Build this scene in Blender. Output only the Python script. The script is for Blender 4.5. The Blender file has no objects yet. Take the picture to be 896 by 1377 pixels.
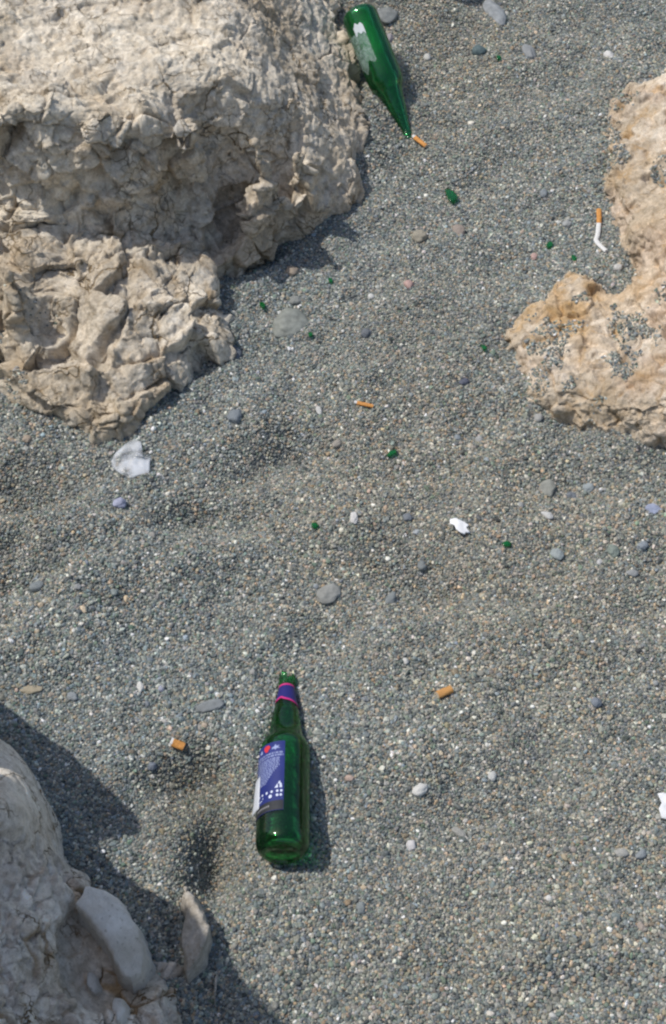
import bpy, math, random
import numpy as np
from mathutils import Vector, Matrix
from mathutils.bvhtree import BVHTree

random.seed(7)
rng = np.random.default_rng(11)
scene = bpy.context.scene
COL = scene.collection
PI = math.pi

# ------------------------------------------------------------------ camera
H = 1.51                       # eye height in metres
DEP = math.radians(53.0)       # downward tilt
FPX = 1900.0                   # focal length in photograph pixels
W0, H0 = 896.0, 1377.0
camd = bpy.data.cameras.new("camera")
cam = bpy.data.objects.new("camera", camd)
COL.objects.link(cam)
cam.location = (0, 0, H)
cam.rotation_euler = (PI / 2 - DEP, 0, 0)
camd.sensor_fit = 'VERTICAL'
camd.sensor_height = 36.0
camd.lens = FPX / H0 * 36.0
camd.clip_start = 0.02
camd.clip_end = 500
scene.camera = cam

# ------------------------------------------------------------------ light
SUN = Vector((-0.50, 0.17, 0.85)).normalized()
world = bpy.data.worlds.new("World")
scene.world = world
world.use_nodes = True
wn = world.node_tree
bg = wn.nodes['Background']
sky = wn.nodes.new('ShaderNodeTexSky')
sky.sky_type = 'NISHITA'
sky.sun_disc = False
sky.sun_elevation = math.asin(SUN.z)
sky.sun_rotation = math.atan2(SUN.x, SUN.y)
sky.air_density = 1.2
sky.dust_density = 2.0
wn.links.new(sky.outputs[0], bg.inputs[0])
bg.inputs[1].default_value = 0.11
sund = bpy.data.lights.new("sun", 'SUN')
sund.energy = 3.1
sund.angle = math.radians(0.6)
sund.color = (1.0, 0.95, 0.87)
suno = bpy.data.objects.new("sun", sund)
COL.objects.link(suno)
suno.location = (-2, 1, 4)
suno.rotation_euler = SUN.to_track_quat('Z', 'Y').to_euler()
scene.view_settings.view_transform = 'Standard'
scene.view_settings.look = 'None'
scene.view_settings.gamma = 1.0
scene.view_settings.exposure = 0.0

# ------------------------------------------------------------------ helpers
def P(u, v, z=0.0):
    """photograph pixel + height -> world point"""
    a = (u - W0 / 2) / FPX
    b = (v - H0 / 2) / FPX
    rx, ry, rz = a, math.cos(DEP) - b * math.sin(DEP), -math.sin(DEP) - b * math.cos(DEP)
    t = (z - H) / rz
    return Vector((rx * t, ry * t, H + rz * t))

def PXM(v):
    """photograph pixels per metre across, at row v on the ground"""
    return FPX * (math.sin(DEP) + (v - H0 / 2) / FPX * math.cos(DEP)) / H

def h3(ix, iy, iz, seed):
    x = (ix.astype(np.int64) * 374761393 + iy.astype(np.int64) * 668265263
         + iz.astype(np.int64) * 2147483647 + seed * 974634777) & 0xFFFFFFFF
    x = ((x ^ (x >> 13)) * 1274126177) & 0xFFFFFFFF
    x = ((x ^ (x >> 16)) * 2246822519) & 0xFFFFFFFF
    x = x ^ (x >> 15)
    return x

def noise(p, seed=0):
    """gradient noise, p (N,3) -> about -1..1"""
    i = np.floor(p).astype(np.int64)
    f = p - i
    w = f * f * f * (f * (f * 6 - 15) + 10)
    out = np.zeros(len(p))
    for dx in (0, 1):
        for dy in (0, 1):
            for dz in (0, 1):
                hh = h3(i[:, 0] + dx, i[:, 1] + dy, i[:, 2] + dz, seed)
                gx = (hh & 1023) / 511.5 - 1
                gy = ((hh >> 10) & 1023) / 511.5 - 1
                gz = ((hh >> 20) & 1023) / 511.5 - 1
                d = gx * (f[:, 0] - dx) + gy * (f[:, 1] - dy) + gz * (f[:, 2] - dz)
                wx = w[:, 0] if dx else 1 - w[:, 0]
                wy = w[:, 1] if dy else 1 - w[:, 1]
                wz = w[:, 2] if dz else 1 - w[:, 2]
                out += d * wx * wy * wz
    return out * 1.3

def fbm(p, oct=4, seed=0, gain=0.5, ridged=False):
    o = np.zeros(len(p)); a = 1.0; q = p.copy(); tot = 0
    for k in range(oct):
        n = noise(q, seed + k * 17)
        if ridged:
            n = 1 - 2 * np.abs(n)
        o += a * n; tot += a
        a *= gain; q = q * 2.03 + 3.7
    return o / tot

def voro(p, seed=0, facet=False):
    i = np.floor(p).astype(np.int64)
    f1 = np.full(len(p), 9.0); f2 = np.full(len(p), 9.0); idv = np.zeros(len(p)); pl = np.zeros(len(p))
    for dx in (-1, 0, 1):
        for dy in (-1, 0, 1):
            for dz in (-1, 0, 1):
                c = i + np.array((dx, dy, dz))
                hh = h3(c[:, 0], c[:, 1], c[:, 2], seed)
                q = np.stack(((hh & 1023) / 1023, ((hh >> 10) & 1023) / 1023, ((hh >> 20) & 1023) / 1023), 1)
                d = np.sqrt((((c + q) - p) ** 2).sum(1))
                nearer = d < f1
                if facet:
                    g = h3(c[:, 0], c[:, 1], c[:, 2], seed + 99)
                    gd = np.stack(((g & 1023) / 511.5 - 1, ((g >> 10) & 1023) / 511.5 - 1, ((g >> 20) & 1023) / 511.5 - 1), 1)
                    pl = np.where(nearer, ((p - c - q) * gd).sum(1), pl)
                f2 = np.where(nearer, f1, np.minimum(f2, d))
                idv = np.where(nearer, (hh >> 5 & 255) / 255.0, idv)
                f1 = np.where(nearer, d, f1)
    return (f1, f2, idv, pl) if facet else (f1, f2, idv)

def smooth(a, b, x):
    t = np.clip((x - a) / (b - a), 0, 1)
    return t * t * (3 - 2 * t)

def tag(o, label=None, cat=None, group=None, kind=None):
    if label: o['label'] = label
    if cat: o['category'] = cat
    if group: o['group'] = group
    if kind: o['kind'] = kind
    return o

def link(name, me, mat=None, parent=None, smooth_sh=True):
    o = bpy.data.objects.new(name, me)
    COL.objects.link(o)
    if mat is not None and not me.materials:
        me.materials.append(mat)
    if smooth_sh:
        me.polygons.foreach_set('use_smooth', np.ones(len(me.polygons), bool))
    if parent is not None:
        o.parent = parent
    return o

def mesh_from(name, verts, faces):
    me = bpy.data.meshes.new(name)
    me.from_pydata([tuple(v) for v in verts], [], faces)
    me.update()
    return me

def grid_mesh(name, X, Y, Z):
    ny, nx = Z.shape
    co = np.stack((X, Y, Z), -1).reshape(-1, 3).astype(np.float32)
    idx = np.arange(nx * ny).reshape(ny, nx)
    q = np.stack((idx[:-1, :-1], idx[:-1, 1:], idx[1:, 1:], idx[1:, :-1]), -1).reshape(-1, 4)
    return arr_mesh(name, co, q)

def arr_mesh(name, co, quads):
    me = bpy.data.meshes.new(name)
    me.vertices.add(len(co)); me.vertices.foreach_set('co', np.asarray(co, np.float32).ravel())
    k = quads.shape[1]
    me.loops.add(quads.size); me.loops.foreach_set('vertex_index', quads.ravel().astype(np.int32))
    me.polygons.add(len(quads))
    me.polygons.foreach_set('loop_start', (np.arange(len(quads)) * k).astype(np.int32))
    me.update(calc_edges=True)
    return me

# ------------------------------------------------------------------ materials
def new_mat(name):
    m = bpy.data.materials.new(name); m.use_nodes = True
    return m, m.node_tree, m.node_tree.nodes['Principled BSDF']

def simple_mat(name, col, rough=0.6, var=0.12, scale=120, bump=0.0, spec=0.4):
    """base colour with mottling of its own, optional fine bump"""
    m, nt, b = new_mat(name)
    tc = nt.nodes.new('ShaderNodeTexCoord')
    n = nt.nodes.new('ShaderNodeTexNoise'); n.inputs['Scale'].default_value = scale
    n.inputs['Detail'].default_value = 4
    nt.links.new(tc.outputs['Object'], n.inputs['Vector'])
    mix = nt.nodes.new('ShaderNodeMix'); mix.data_type = 'RGBA'
    mix.inputs['A'].default_value = (*[max(0, c * (1 - var * 1.6)) for c in col], 1)
    mix.inputs['B'].default_value = (*[min(1, c * (1 + var * 1.6)) for c in col], 1)
    nt.links.new(n.outputs['Fac'], mix.inputs['Factor'])
    nt.links.new(mix.outputs['Result'], b.inputs['Base Color'])
    b.inputs['Roughness'].default_value = rough
    b.inputs['Specular IOR Level'].default_value = spec
    if bump:
        bp = nt.nodes.new('ShaderNodeBump'); bp.inputs['Strength'].default_value = bump
        bp.inputs['Distance'].default_value = 0.001
        nt.links.new(n.outputs['Fac'], bp.inputs['Height'])
        nt.links.new(bp.outputs['Normal'], b.inputs['Normal'])
    return m

def ramp(nt, stops, interp='LINEAR'):
    r = nt.nodes.new('ShaderNodeValToRGB')
    r.color_ramp.interpolation = interp
    el = r.color_ramp.elements
    while len(el) < len(stops): el.new(0.5)
    for e, (p, c) in zip(el, stops):
        e.position = p; e.color = (*c, 1)
    return r

def mixc(nt, fac, a, b, blend='MIX'):
    m = nt.nodes.new('ShaderNodeMix'); m.data_type = 'RGBA'; m.blend_type = blend
    for k, s in (('Factor', fac), ('A', a), ('B', b)):
        if isinstance(s, bpy.types.NodeSocket): nt.links.new(s, m.inputs[k])
        elif isinstance(s, tuple): m.inputs[k].default_value = (*s, 1)
        else: m.inputs[k].default_value = s
    return m.outputs['Result']

def mathn(nt, op, a, b=None, clamp=False):
    m = nt.nodes.new('ShaderNodeMath'); m.operation = op; m.use_clamp = clamp
    for k, s in ((0, a), (1, b)):
        if s is None: continue
        if isinstance(s, bpy.types.NodeSocket): nt.links.new(s, m.inputs[k])
        else: m.inputs[k].default_value = s
    return m.outputs[0]

def noisen(nt, vec, scale, detail=6, rough=0.55, dist=0.0):
    n = nt.nodes.new('ShaderNodeTexNoise')
    n.inputs['Scale'].default_value = scale; n.inputs['Detail'].default_value = detail
    n.inputs['Roughness'].default_value = rough; n.inputs['Distortion'].default_value = dist
    nt.links.new(vec, n.inputs['Vector'])
    return n.outputs['Fac']

def rock_mat(name, pale, mid, grey, stain, stain_amt=0.6, streak=False, pink=None, crackamt=1.0, grainamt=1.0):
    m, nt, b = new_mat(name)
    tc = nt.nodes.new('ShaderNodeTexCoord'); vec = tc.outputs['Object']
    n1 = noisen(nt, vec, 9, 7, 0.6, 0.4)
    base = ramp(nt, [(0.36, mid), (0.52, pale), (0.64, tuple(min(1, c * 1.12) for c in pale))])
    nt.links.new(n1, base.inputs[0])
    n2 = noisen(nt, vec, 23, 8, 0.65, 0.6)
    gf = ramp(nt, [(0.5, (0, 0, 0)), (0.68, (1, 1, 1))]); nt.links.new(n2, gf.inputs[0])
    col = mixc(nt, mathn(nt, 'MULTIPLY', gf.outputs[0], 0.75), base.outputs[0], grey)
    n7 = noisen(nt, vec, 3.6, 4, 0.55, 0.5)
    lf = ramp(nt, [(0.40, (0.80, 0.77, 0.72)), (0.50, (1, 1, 1)), (0.62, (1.10, 1.09, 1.06))]); nt.links.new(n7, lf.inputs[0])
    col = mixc(nt, 1.0, col, lf.outputs[0], 'MULTIPLY')
    # stains gathered in cracks and hollows of the stone itself (iron colouring)
    at = nt.nodes.new('ShaderNodeAttribute'); at.attribute_name = 'crack'
    n3 = noisen(nt, vec, 6.5, 5, 0.6, 0.8)
    sf = ramp(nt, [(0.42, (0, 0, 0)), (0.62, (1, 1, 1))]); nt.links.new(n3, sf.inputs[0])
    s1 = mathn(nt, 'MULTIPLY', at.outputs['Fac'], mathn(nt, 'ADD', mathn(nt, 'MULTIPLY', sf.outputs[0], 0.9), 0.35), True)
    col = mixc(nt, mathn(nt, 'MULTIPLY', s1, 0.85, True), col, tuple(c * 0.8 for c in stain))
    n4 = noisen(nt, vec, 14, 8, 0.7, 1.2)
    s2 = ramp(nt, [(0.53, (0, 0, 0)), (0.7, (1, 1, 1))]); nt.links.new(n4, s2.inputs[0])
    a2 = nt.nodes.new('ShaderNodeAttribute'); a2.attribute_name = 'warm'
    wf = mathn(nt, 'ADD', mathn(nt, 'MULTIPLY', s2.outputs[0], stain_amt), mathn(nt, 'MULTIPLY', a2.outputs['Fac'], 0.65), True)
    col = mixc(nt, wf, col, stain)
    if pink:
        n5 = noisen(nt, vec, 5, 3, 0.5, 0.5)
        pf = ramp(nt, [(0.48, (0, 0, 0)), (0.6, (1, 1, 1))]); nt.links.new(n5, pf.inputs[0])
        col = mixc(nt, mathn(nt, 'MULTIPLY', pf.outputs[0], 0.6), col, pink)
    # mineral grain: pale and tan flecks at two sizes
    for sc_, lo_, hi_ in ((48, 0.76, 1.16), (130, 0.82, 1.14)):
        n8 = noisen(nt, vec, sc_, 6, 0.75, 0.4)
        gr_ = ramp(nt, [(0.36, (lo_, lo_ * 0.975, lo_ * 0.94)), (0.62, (hi_, hi_, hi_ * 1.01))]); nt.links.new(n8, gr_.inputs[0])
        col = mixc(nt, grainamt, col, gr_.outputs[0], 'MULTIPLY')
    # dark specks and pits
    n6 = noisen(nt, vec, 160, 4, 0.7)
    df = ramp(nt, [(0.28, (0.45, 0.42, 0.38)), (0.42, (1, 1, 1))]); nt.links.new(n6, df.inputs[0])
    col = mixc(nt, 0.8, col, df.outputs[0], 'MULTIPLY')
    # thin fractures, broken up, dark with an ochre margin
    nw = nt.nodes.new('ShaderNodeTexNoise'); nw.inputs['Scale'].default_value = 18; nw.inputs['Detail'].default_value = 5
    nt.links.new(vec, nw.inputs['Vector'])
    va = nt.nodes.new('ShaderNodeVectorMath'); va.operation = 'MULTIPLY_ADD'
    nt.links.new(nw.outputs['Color'], va.inputs[0]); va.inputs[1].default_value = (.09, .09, .05); nt.links.new(vec, va.inputs[2])
    cr = []
    for sc_, lo, hi, sd_ in ((13, 0.004, 0.028, 31), (44, 0.006, 0.045, 47)):
        vo = nt.nodes.new('ShaderNodeTexVoronoi'); vo.feature = 'DISTANCE_TO_EDGE'; vo.inputs['Scale'].default_value = sc_
        nt.links.new(va.outputs[0], vo.inputs['Vector'])
        r_ = ramp(nt, [(lo, (1, 1, 1)), (hi, (0, 0, 0))]); nt.links.new(vo.outputs['Distance'], r_.inputs[0])
        nm = noisen(nt, vec, sd_ * 0.4, 2); rm = ramp(nt, [(0.5, (0, 0, 0)), (0.64, (1, 1, 1))]); nt.links.new(nm, rm.inputs[0])
        cr.append(mathn(nt, 'MULTIPLY', r_.outputs[0], rm.outputs[0]))
    crk = mathn(nt, 'MAXIMUM', cr[0], mathn(nt, 'MULTIPLY', cr[1], 0.8))
    crk = mathn(nt, 'MULTIPLY', crk, crackamt)
    col = mixc(nt, crk, col, tuple(c * 0.5 for c in stain))
    nt.links.new(col, b.inputs['Base Color'])
    b.inputs['Roughness'].default_value = 0.88
    b.inputs['Specular IOR Level'].default_value = 0.25
    nb = noisen(nt, vec, 95, 10, 0.78, 0.2)
    nb2 = noisen(nt, vec, 260, 6, 0.7)
    hgt = mathn(nt, 'SUBTRACT', mathn(nt, 'ADD', nb, mathn(nt, 'MULTIPLY', nb2, 0.3)), mathn(nt, 'MULTIPLY', crk, 0.7))
    bp = nt.nodes.new('ShaderNodeBump'); bp.inputs['Strength'].default_value = 0.85
    bp.inputs['Distance'].default_value = 0.0045
    nt.links.new(hgt, bp.inputs['Height']); nt.links.new(bp.outputs['Normal'], b.inputs['Normal'])
    return m

# grey beach gravel palette (linear albedo, weight)
GPAL = [((0.155, 0.160, 0.150), 26), ((0.120, 0.135, 0.138), 20), ((0.085, 0.098, 0.104), 14),
        ((0.200, 0.195, 0.175), 14), ((0.215, 0.180, 0.140), 9), ((0.045, 0.052, 0.056), 6),
        ((0.290, 0.280, 0.255), 7), ((0.220, 0.165, 0.115), 1.8), ((0.140, 0.165, 0.185), 5),
        ((0.42, 0.41, 0.39), 2.4), ((0.11, 0.14, 0.115), 4), ((0.31, 0.25, 0.19), 1.2)]
GMUL = 1.68

def sand_sheet_mat():
    m, nt, b = new_mat("beach_sand")
    tc = nt.nodes.new('ShaderNodeTexCoord'); vec = tc.outputs['Object']
    vo = nt.nodes.new('ShaderNodeTexVoronoi'); vo.inputs['Scale'].default_value = 300
    nt.links.new(vec, vo.inputs['Vector'])
    sx = nt.nodes.new('ShaderNodeSeparateColor'); nt.links.new(vo.outputs['Color'], sx.inputs[0])
    tot = sum(w for c, w in GPAL); acc = 0; stops = []
    for c, w in GPAL:
        stops.append((acc / tot, tuple(x * GMUL * 0.9 for x in c))); acc += w
    r = ramp(nt, stops, 'CONSTANT'); nt.links.new(sx.outputs[0], r.inputs[0])
    nt.links.new(r.outputs[0], b.inputs['Base Color'])
    b.inputs['Roughness'].default_value = 0.85
    bp = nt.nodes.new('ShaderNodeBump'); bp.inputs['Strength'].default_value = 1.0
    bp.inputs['Distance'].default_value = 0.003; bp.invert = True
    nt.links.new(vo.outputs['Distance'], bp.inputs['Height'])
    nt.links.new(bp.outputs['Normal'], b.inputs['Normal'])
    return m

# ------------------------------------------------------------------ terrain
DENTS = [  # u, v, radius px (x, y), depth m, angle
    (255, 1055, 60, 34, -0.016), (285, 1165, 34, 46, -0.022), (40, 650, 75, 40, -0.018),
    (560, 775, 70, 40, -0.012), (300, 705, 60, 22, -0.009), (385, 618, 70, 26, -0.012),
    (640, 570, 90, 30, -0.008), (150, 760, 120, 40, 0.012), (90, 720, 140, 30, 0.012),
    (460, 860, 70, 60, -0.006), (560, 240, 110, 50, -0.010), (700, 330, 90, 60, -0.008),
    (350, 330, 60, 40, -0.012), (480, 700, 70, 40, 0.007), (650, 860, 130, 40, 0.008),
    (340, 560, 60, 40, 0.006), (620, 1110, 150, 50, -0.006), (760, 650, 90, 40, -0.007),
    (590, 420, 120, 50, 0.008), (250, 860, 100, 40, -0.007), (60, 870, 90, 40, 0.006),
    (330, 1080, 26, 90, 0.006), (700, 1260, 150, 50, 0.006), (870, 830, 80, 40, -0.006),
    (430, 180, 60, 60, 0.004), (335, 640, 34, 14, -0.006), (255, 690, 40, 14, -0.007),
    (498, 150, 16, 34, 0.006), (300, 1115, 36, 60, -0.012), (262, 1035, 60, 22, -0.007), (345, 1010, 20, 60, 0.006),
    (0, 728, 30, 15, 0.009), (48, 708, 30, 15, 0.01), (96, 690, 30, 15, 0.01), (144, 670, 30, 15, 0.009), (188, 652, 30, 15, 0.007), (10, 790, 30, 15, -0.008), (60, 772, 30, 15, -0.008), (112, 750, 30, 15, -0.008), (165, 728, 30, 15, -0.007), (215, 706, 30, 15, -0.006), (20, 670, 30, 15, -0.007), (70, 655, 30, 15, -0.007), (528, 122, 34, 46, 0.013), (590, 800, 40, 18, -0.007), (520, 640, 50, 18, -0.004)]
_d = []
for u, v, ru, rv, a in DENTS:
    c = P(u, v); s = PXM(v)
    _d.append((c.x, c.y, ru / s, (P(u, v - rv).y - P(u, v + rv).y) / 2, a * 2.0))

def sdist(poly, x, y):
    """signed distance to polygon, positive inside"""
    n = len(poly); d = np.full(x.shape, 1e9); inside = np.zeros(x.shape, bool)
    for i in range(n):
        ax, ay = poly[i]; bx, by = poly[(i + 1) % n]
        ex, ey = bx - ax, by - ay
        t = np.clip(((x - ax) * ex + (y - ay) * ey) / (ex * ex + ey * ey + 1e-12), 0, 1)
        d = np.minimum(d, np.hypot(x - ax - t * ex, y - ay - t * ey))
        cond = ((ay > y) != (by > y)) & (x < (bx - ax) * (y - ay) / (by - ay + 1e-12) + ax)
        inside ^= cond
    return np.where(inside, d, -d)

POL = [[tuple(P(u, v).xy) for u, v in q] for q in (
    [(-420, -150), (415, -150), (452, 30), (488, 140), (495, 195), (482, 285), (445, 303), (392, 328), (345, 362), (298, 394), (322, 460), (308, 492), (245, 532), (190, 588), (60, 580), (0, 508), (-420, 520)],
    [(1250, 60), (838, 104), (800, 158), (815, 290), (850, 372), (846, 396), (768, 366), (668, 458), (697, 548), (880, 613), (1250, 660)],
    [(-420, 1000), (0, 1022), (104, 1172), (222, 1262), (262, 1520), (-420, 1520)])]
MND = P(470, -70)
def ground_z(x, y):
    x = np.atleast_1d(np.asarray(x, float)); y = np.atleast_1d(np.asarray(y, float))
    p = np.stack((x, y, np.zeros_like(x)), 1)
    z = fbm(p * 4.2, 3, 5) * 0.026 + noise(p * 11, 9) * 0.014 + noise(p * 23, 19) * 0.0055 + noise(p * 38 + 4, 12) * 0.0022
    z = z + 0.13 * np.exp(-((x - MND.x) / 0.17) ** 2 - ((y - MND.y) / 0.21) ** 2)
    for cx, cy, rx, ry, a in _d:
        z = z + a * np.exp(-(((x - cx) / rx) ** 2 + ((y - cy) / ry) ** 2))
    near_ = (np.abs(x) < 1.2) & (y > 0) & (y < 3)
    if near_.any():
        d_ = np.full(x.shape, -9.0)
        for pl in POL:
            d_[near_] = np.maximum(d_[near_], sdist(pl, x[near_], y[near_]))
        z = z + 0.011 * np.exp(-(np.minimum(d_, 0) / 0.035) ** 2) * (0.5 + 0.8 * noise(p * 17, 61))
    # fade the relief out away from the place the photograph shows, then let the beach roll gently
    r = np.hypot(x, y - 1.3)
    return z * (1 - smooth(2.5, 5, r)) + smooth(3, 30, r) * 0.4 * noise(p * 0.15, 3)

def axis_coords(lo, hi, step, far):
    a = list(np.arange(lo, hi + 1e-9, step)); s = step; x = hi; right = []
    while x < far:
        s *= 1.25; x += s; right.append(x)
    s = step; x = lo; left = []
    while x > -far:
        s *= 1.25; x -= s; left.append(x)
    return np.array(left[::-1] + a + right)

gx = axis_coords(-1.0, 1.0, 0.005, 220); gy = axis_coords(0.2, 2.8, 0.005, 220)
GX, GY = np.meshgrid(gx, gy)
GZ = ground_z(GX.ravel(), GY.ravel()).reshape(GX.shape)
gme = grid_mesh("ground", GX, GY, GZ)
ground = link("ground", gme, sand_sheet_mat())
tag(ground, kind='structure')

# ------------------------------------------------------------------ boulders
def rbf(ctrl, c=0.02):
    C = np.array(ctrl, float)
    D = np.sqrt(((C[:, None, :2] - C[None, :, :2]) ** 2).sum(-1) + c * c)
    n = len(C)
    A = np.zeros((n + 1, n + 1)); A[:n, :n] = D; A[:n, n] = 1; A[n, :n] = 1
    A[:n, :n] += np.eye(n) * -1e-4
    w = np.linalg.solve(A, np.append(C[:, 2], 0))
    def f(x, y):
        o = np.full(x.shape, w[n])
        for i in range(n):
            o = o + w[i] * np.sqrt((x - C[i, 0]) ** 2 + (y - C[i, 1]) ** 2 + c * c)
        return o
    return f

def make_rock(name, poly_px, ctrl_px, wid, voxel, disp, mat, parent=None, c=0.02, wob=0.006, world_poly=None, extra=(), pre=None):
    poly = [tuple(P(u, v).xy) for u, v in poly_px] if world_poly is None else world_poly
    ctrl = [tuple(P(u, v, z)) for u, v, z in ctrl_px] + list(extra)
    xs = [p[0] for p in poly]; ys = [p[1] for p in poly]
    st = 0.006
    ax = np.arange(min(xs) - 0.02, max(xs) + 0.02, st); ay = np.arange(min(ys) - 0.02, max(ys) + 0.02, st)
    X, Y = np.meshgrid(ax, ay)
    pp = np.stack((X.ravel(), Y.ravel(), np.zeros(X.size)), 1)
    d = sdist(poly, X, Y) + (fbm(pp * 22, 3, 41) * wob).reshape(X.shape)
    zi = rbf(ctrl, c)(X, Y)
    t = np.clip(d / wid, 0, 1)
    prof = np.sqrt(np.clip(1 - (1 - t) ** 2, 0, 1))
    Z = np.where(d > 0, -0.06 + (np.maximum(zi, 0.015) + 0.06) * prof, -0.06)
    ny, nx = Z.shape
    top = np.stack((X, Y, Z), -1).reshape(-1, 3)
    bot = np.stack((X, Y, np.full(Z.shape, -0.09)), -1).reshape(-1, 3)
    idx = np.arange(nx * ny).reshape(ny, nx); off = nx * ny
    q = np.stack((idx[:-1, :-1], idx[:-1, 1:], idx[1:, 1:], idx[1:, :-1]), -1).reshape(-1, 4)
    qb = q[:, ::-1] + off
    ring = np.concatenate((idx[0, :], idx[1:, -1], idx[-1, -2::-1], idx[-2:0:-1, 0]))
    rn = np.roll(ring, -1)
    qs = np.stack((ring, ring + off, rn + off, rn), -1)
    me = arr_mesh(name + "_raw", np.concatenate((top, bot)), np.concatenate((q, qb, qs)))
    tmp = bpy.data.objects.new(name + "_raw", me); COL.objects.link(tmp)
    md = tmp.modifiers.new("r", 'REMESH'); md.mode = 'VOXEL'; md.voxel_size = voxel
    dg = bpy.context.evaluated_depsgraph_get()
    ev = tmp.evaluated_get(dg)
    me2 = bpy.data.meshes.new_from_object(ev)
    bpy.data.objects.remove(tmp); bpy.data.meshes.remove(me)
    n = len(me2.vertices)
    co = np.empty(n * 3, np.float32); me2.vertices.foreach_get('co', co); co = co.reshape(-1, 3).astype(float)
    nf = len(me2.polygons)
    lv = np.empty(len(me2.loops), np.int32); me2.loops.foreach_get('vertex_index', lv)
    assert len(lv) == nf * 4
    quads = lv.reshape(-1, 4)
    # drop what lies under the beach
    keepv = co[:, 2] > -0.045
    quads = quads[keepv[quads].all(1)]
    used = np.unique(quads); remap = np.full(n, -1); remap[used] = np.arange(len(used))
    quads = remap[quads]; co = co[used]
    bpy.data.meshes.remove(me2)
    def normals(co):
        a = co[quads[:, 2]] - co[quads[:, 0]]; b = co[quads[:, 3]] - co[quads[:, 1]]
        fn = np.cross(a, b); nn = np.zeros_like(co)
        for k in range(4): 
            for ax_ in range(3): nn[:, ax_] += np.bincount(quads[:, k], fn[:, ax_], len(co))
        return nn / (np.linalg.norm(nn, axis=1, keepdims=True) + 1e-12)
    # relax voxel stair-steps
    def relax(co, it):
        e = np.concatenate((quads[:, [0, 1]], quads[:, [1, 2]], quads[:, [2, 3]], quads[:, [3, 0]]))
        deg = np.bincount(e[:, 0], minlength=len(co)) + np.bincount(e[:, 1], minlength=len(co))
        for _ in range(it):
            s = np.zeros_like(co)
            for ax_ in range(3):
                s[:, ax_] = np.bincount(e[:, 0], co[e[:, 1], ax_], len(co)) + np.bincount(e[:, 1], co[e[:, 0], ax_], len(co))
            co = co * 0.4 + 0.6 * s / deg[:, None]
        return co
    co = relax(co, 6)
    if pre: co = relax(pre(co), 5)
    N = normals(co)
    big, fine, crack, warm = disp(co, N)
    big = big - big.mean() - 0.002; fine = fine - fine.mean()
    co2 = co + N * big[:, None]
    N2 = relax(normals(co2), 5); N2 /= np.linalg.norm(N2, axis=1, keepdims=True) + 1e-9
    co2 = co2 + N2 * fine[:, None]
    me3 = arr_mesh(name, co2, quads)
    for an, arr in (('crack', crack), ('warm', warm)):
        a = me3.attributes.new(an, 'FLOAT', 'POINT'); a.data.foreach_set('value', np.clip(arr, 0, 1).astype(np.float32))
    return link(name, me3, mat, parent)

def to_px(co):
    dx = co[:, 0]; dy = co[:, 1]; dz = co[:, 2] - H
    Zc = dy * math.cos(DEP) - dz * math.sin(DEP)
    Yc = -dy * math.sin(DEP) - dz * math.cos(DEP)
    return W0 / 2 + FPX * dx / Zc, H0 / 2 + FPX * Yc / Zc

def warp(co, f, amt, sd):
    return co + amt * np.stack((fbm(co * f, 2, sd), fbm(co * f, 2, sd + 1), fbm(co * f, 2, sd + 2)), 1)

def facets(co, sc, sd, wamt=0.006, wf=30):
    """broken stone faces: every cell its own tilted plane; returns height and a crack mask"""
    f1, f2, idv, pl = voro(warp(co, wf, wamt, sd + 50) * sc + sd, sd, True)
    k = float(np.mean(sc))
    e = f2 - f1
    open_ = smooth(-0.15, 0.35, noise(co * 17 + sd, sd + 7))
    ck = (1 - smooth(0.0, 0.10, e)) * open_
    return (pl * 0.55 + (idv - 0.5) * 0.45) * smooth(0, 0.045, e) / k, ck

def lean_out(co):
    # the upper block leans out over the shelf
    co = co.copy()
    co[:, 1] -= 0.30 * np.clip(co[:, 2] - 0.13, 0, 1) + 0.018 * smooth(0.10, 0.15, co[:, 2]) * smooth(P(0, 330).y, P(0, 260).y, co[:, 1])
    return co

def disp_left(co, N):
    u, v = to_px(co)
    big = fbm(co * 7, 3, 21) * 0.022 + fbm(co * 16, 3, 24, ridged=True) * 0.004
    ys = P(0, 300).y
    low = 1 - smooth(ys - 0.10, ys + 0.04, co[:, 1] + 0.04 * noise(co * 9, 2))          # lower shelf is more broken up
    steep = 1 - smooth(0.35, 0.75, N[:, 2])
    brk = np.clip(0.28 + 0.72 * low + 0.3 * steep, 0, 1)
    h1, c1 = facets(co, np.array((15, 15, 19)), 4)
    h2, c2 = facets(co, np.array((33, 33, 40)), 8)
    h3_, c3 = facets(co, np.array((80, 75, 85)), 14)
    w = warp(co, 18, 0.02, 60)
    strk = fbm(w * np.array((38, 14, 38)), 5, 30, gain=0.6, ridged=True)
    fine = brk * (h1 * 0.8 + h2 * 0.5 - c1 * 0.006 - c2 * 0.003) + h3_ * 0.38 - c3 * 0.0010 \
        + strk * 0.0028 + fbm(co * 110, 3, 33, gain=.75) * 0.0022
    pits = smooth(0.28, 0.55, noise(w * 62, 66)) * smooth(-.3, .3, noise(co * 10, 67)); fine -= pits * 0.0045 * (1 - low * 0.5)
    crack = np.clip((c1 * 0.9 + c2 * 0.6 + c3 * .25) * (0.3 + 0.7 * low) + pits * 0.35 + smooth(0.1, -0.6, strk) * 0.3 * steep, 0, 1)
    warm = 0.95 * smooth(395, 475, u) * smooth(40, 140, v) * (0.5 + 0.6 * noise(co * 25, 71)) \
        + 0.5 * np.exp(-((u - 222) / 18) ** 2) * smooth(170, 230, v) * smooth(330, 290, v) \
        + 0.7 * low * smooth(0.05, 0.45, fbm(co * 14, 4, 75)) + 0.5 * smooth(0.1, 0.4, fbm(co * 7, 3, 76)) * (1 - low)
    return big, fine, crack, warm

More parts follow.
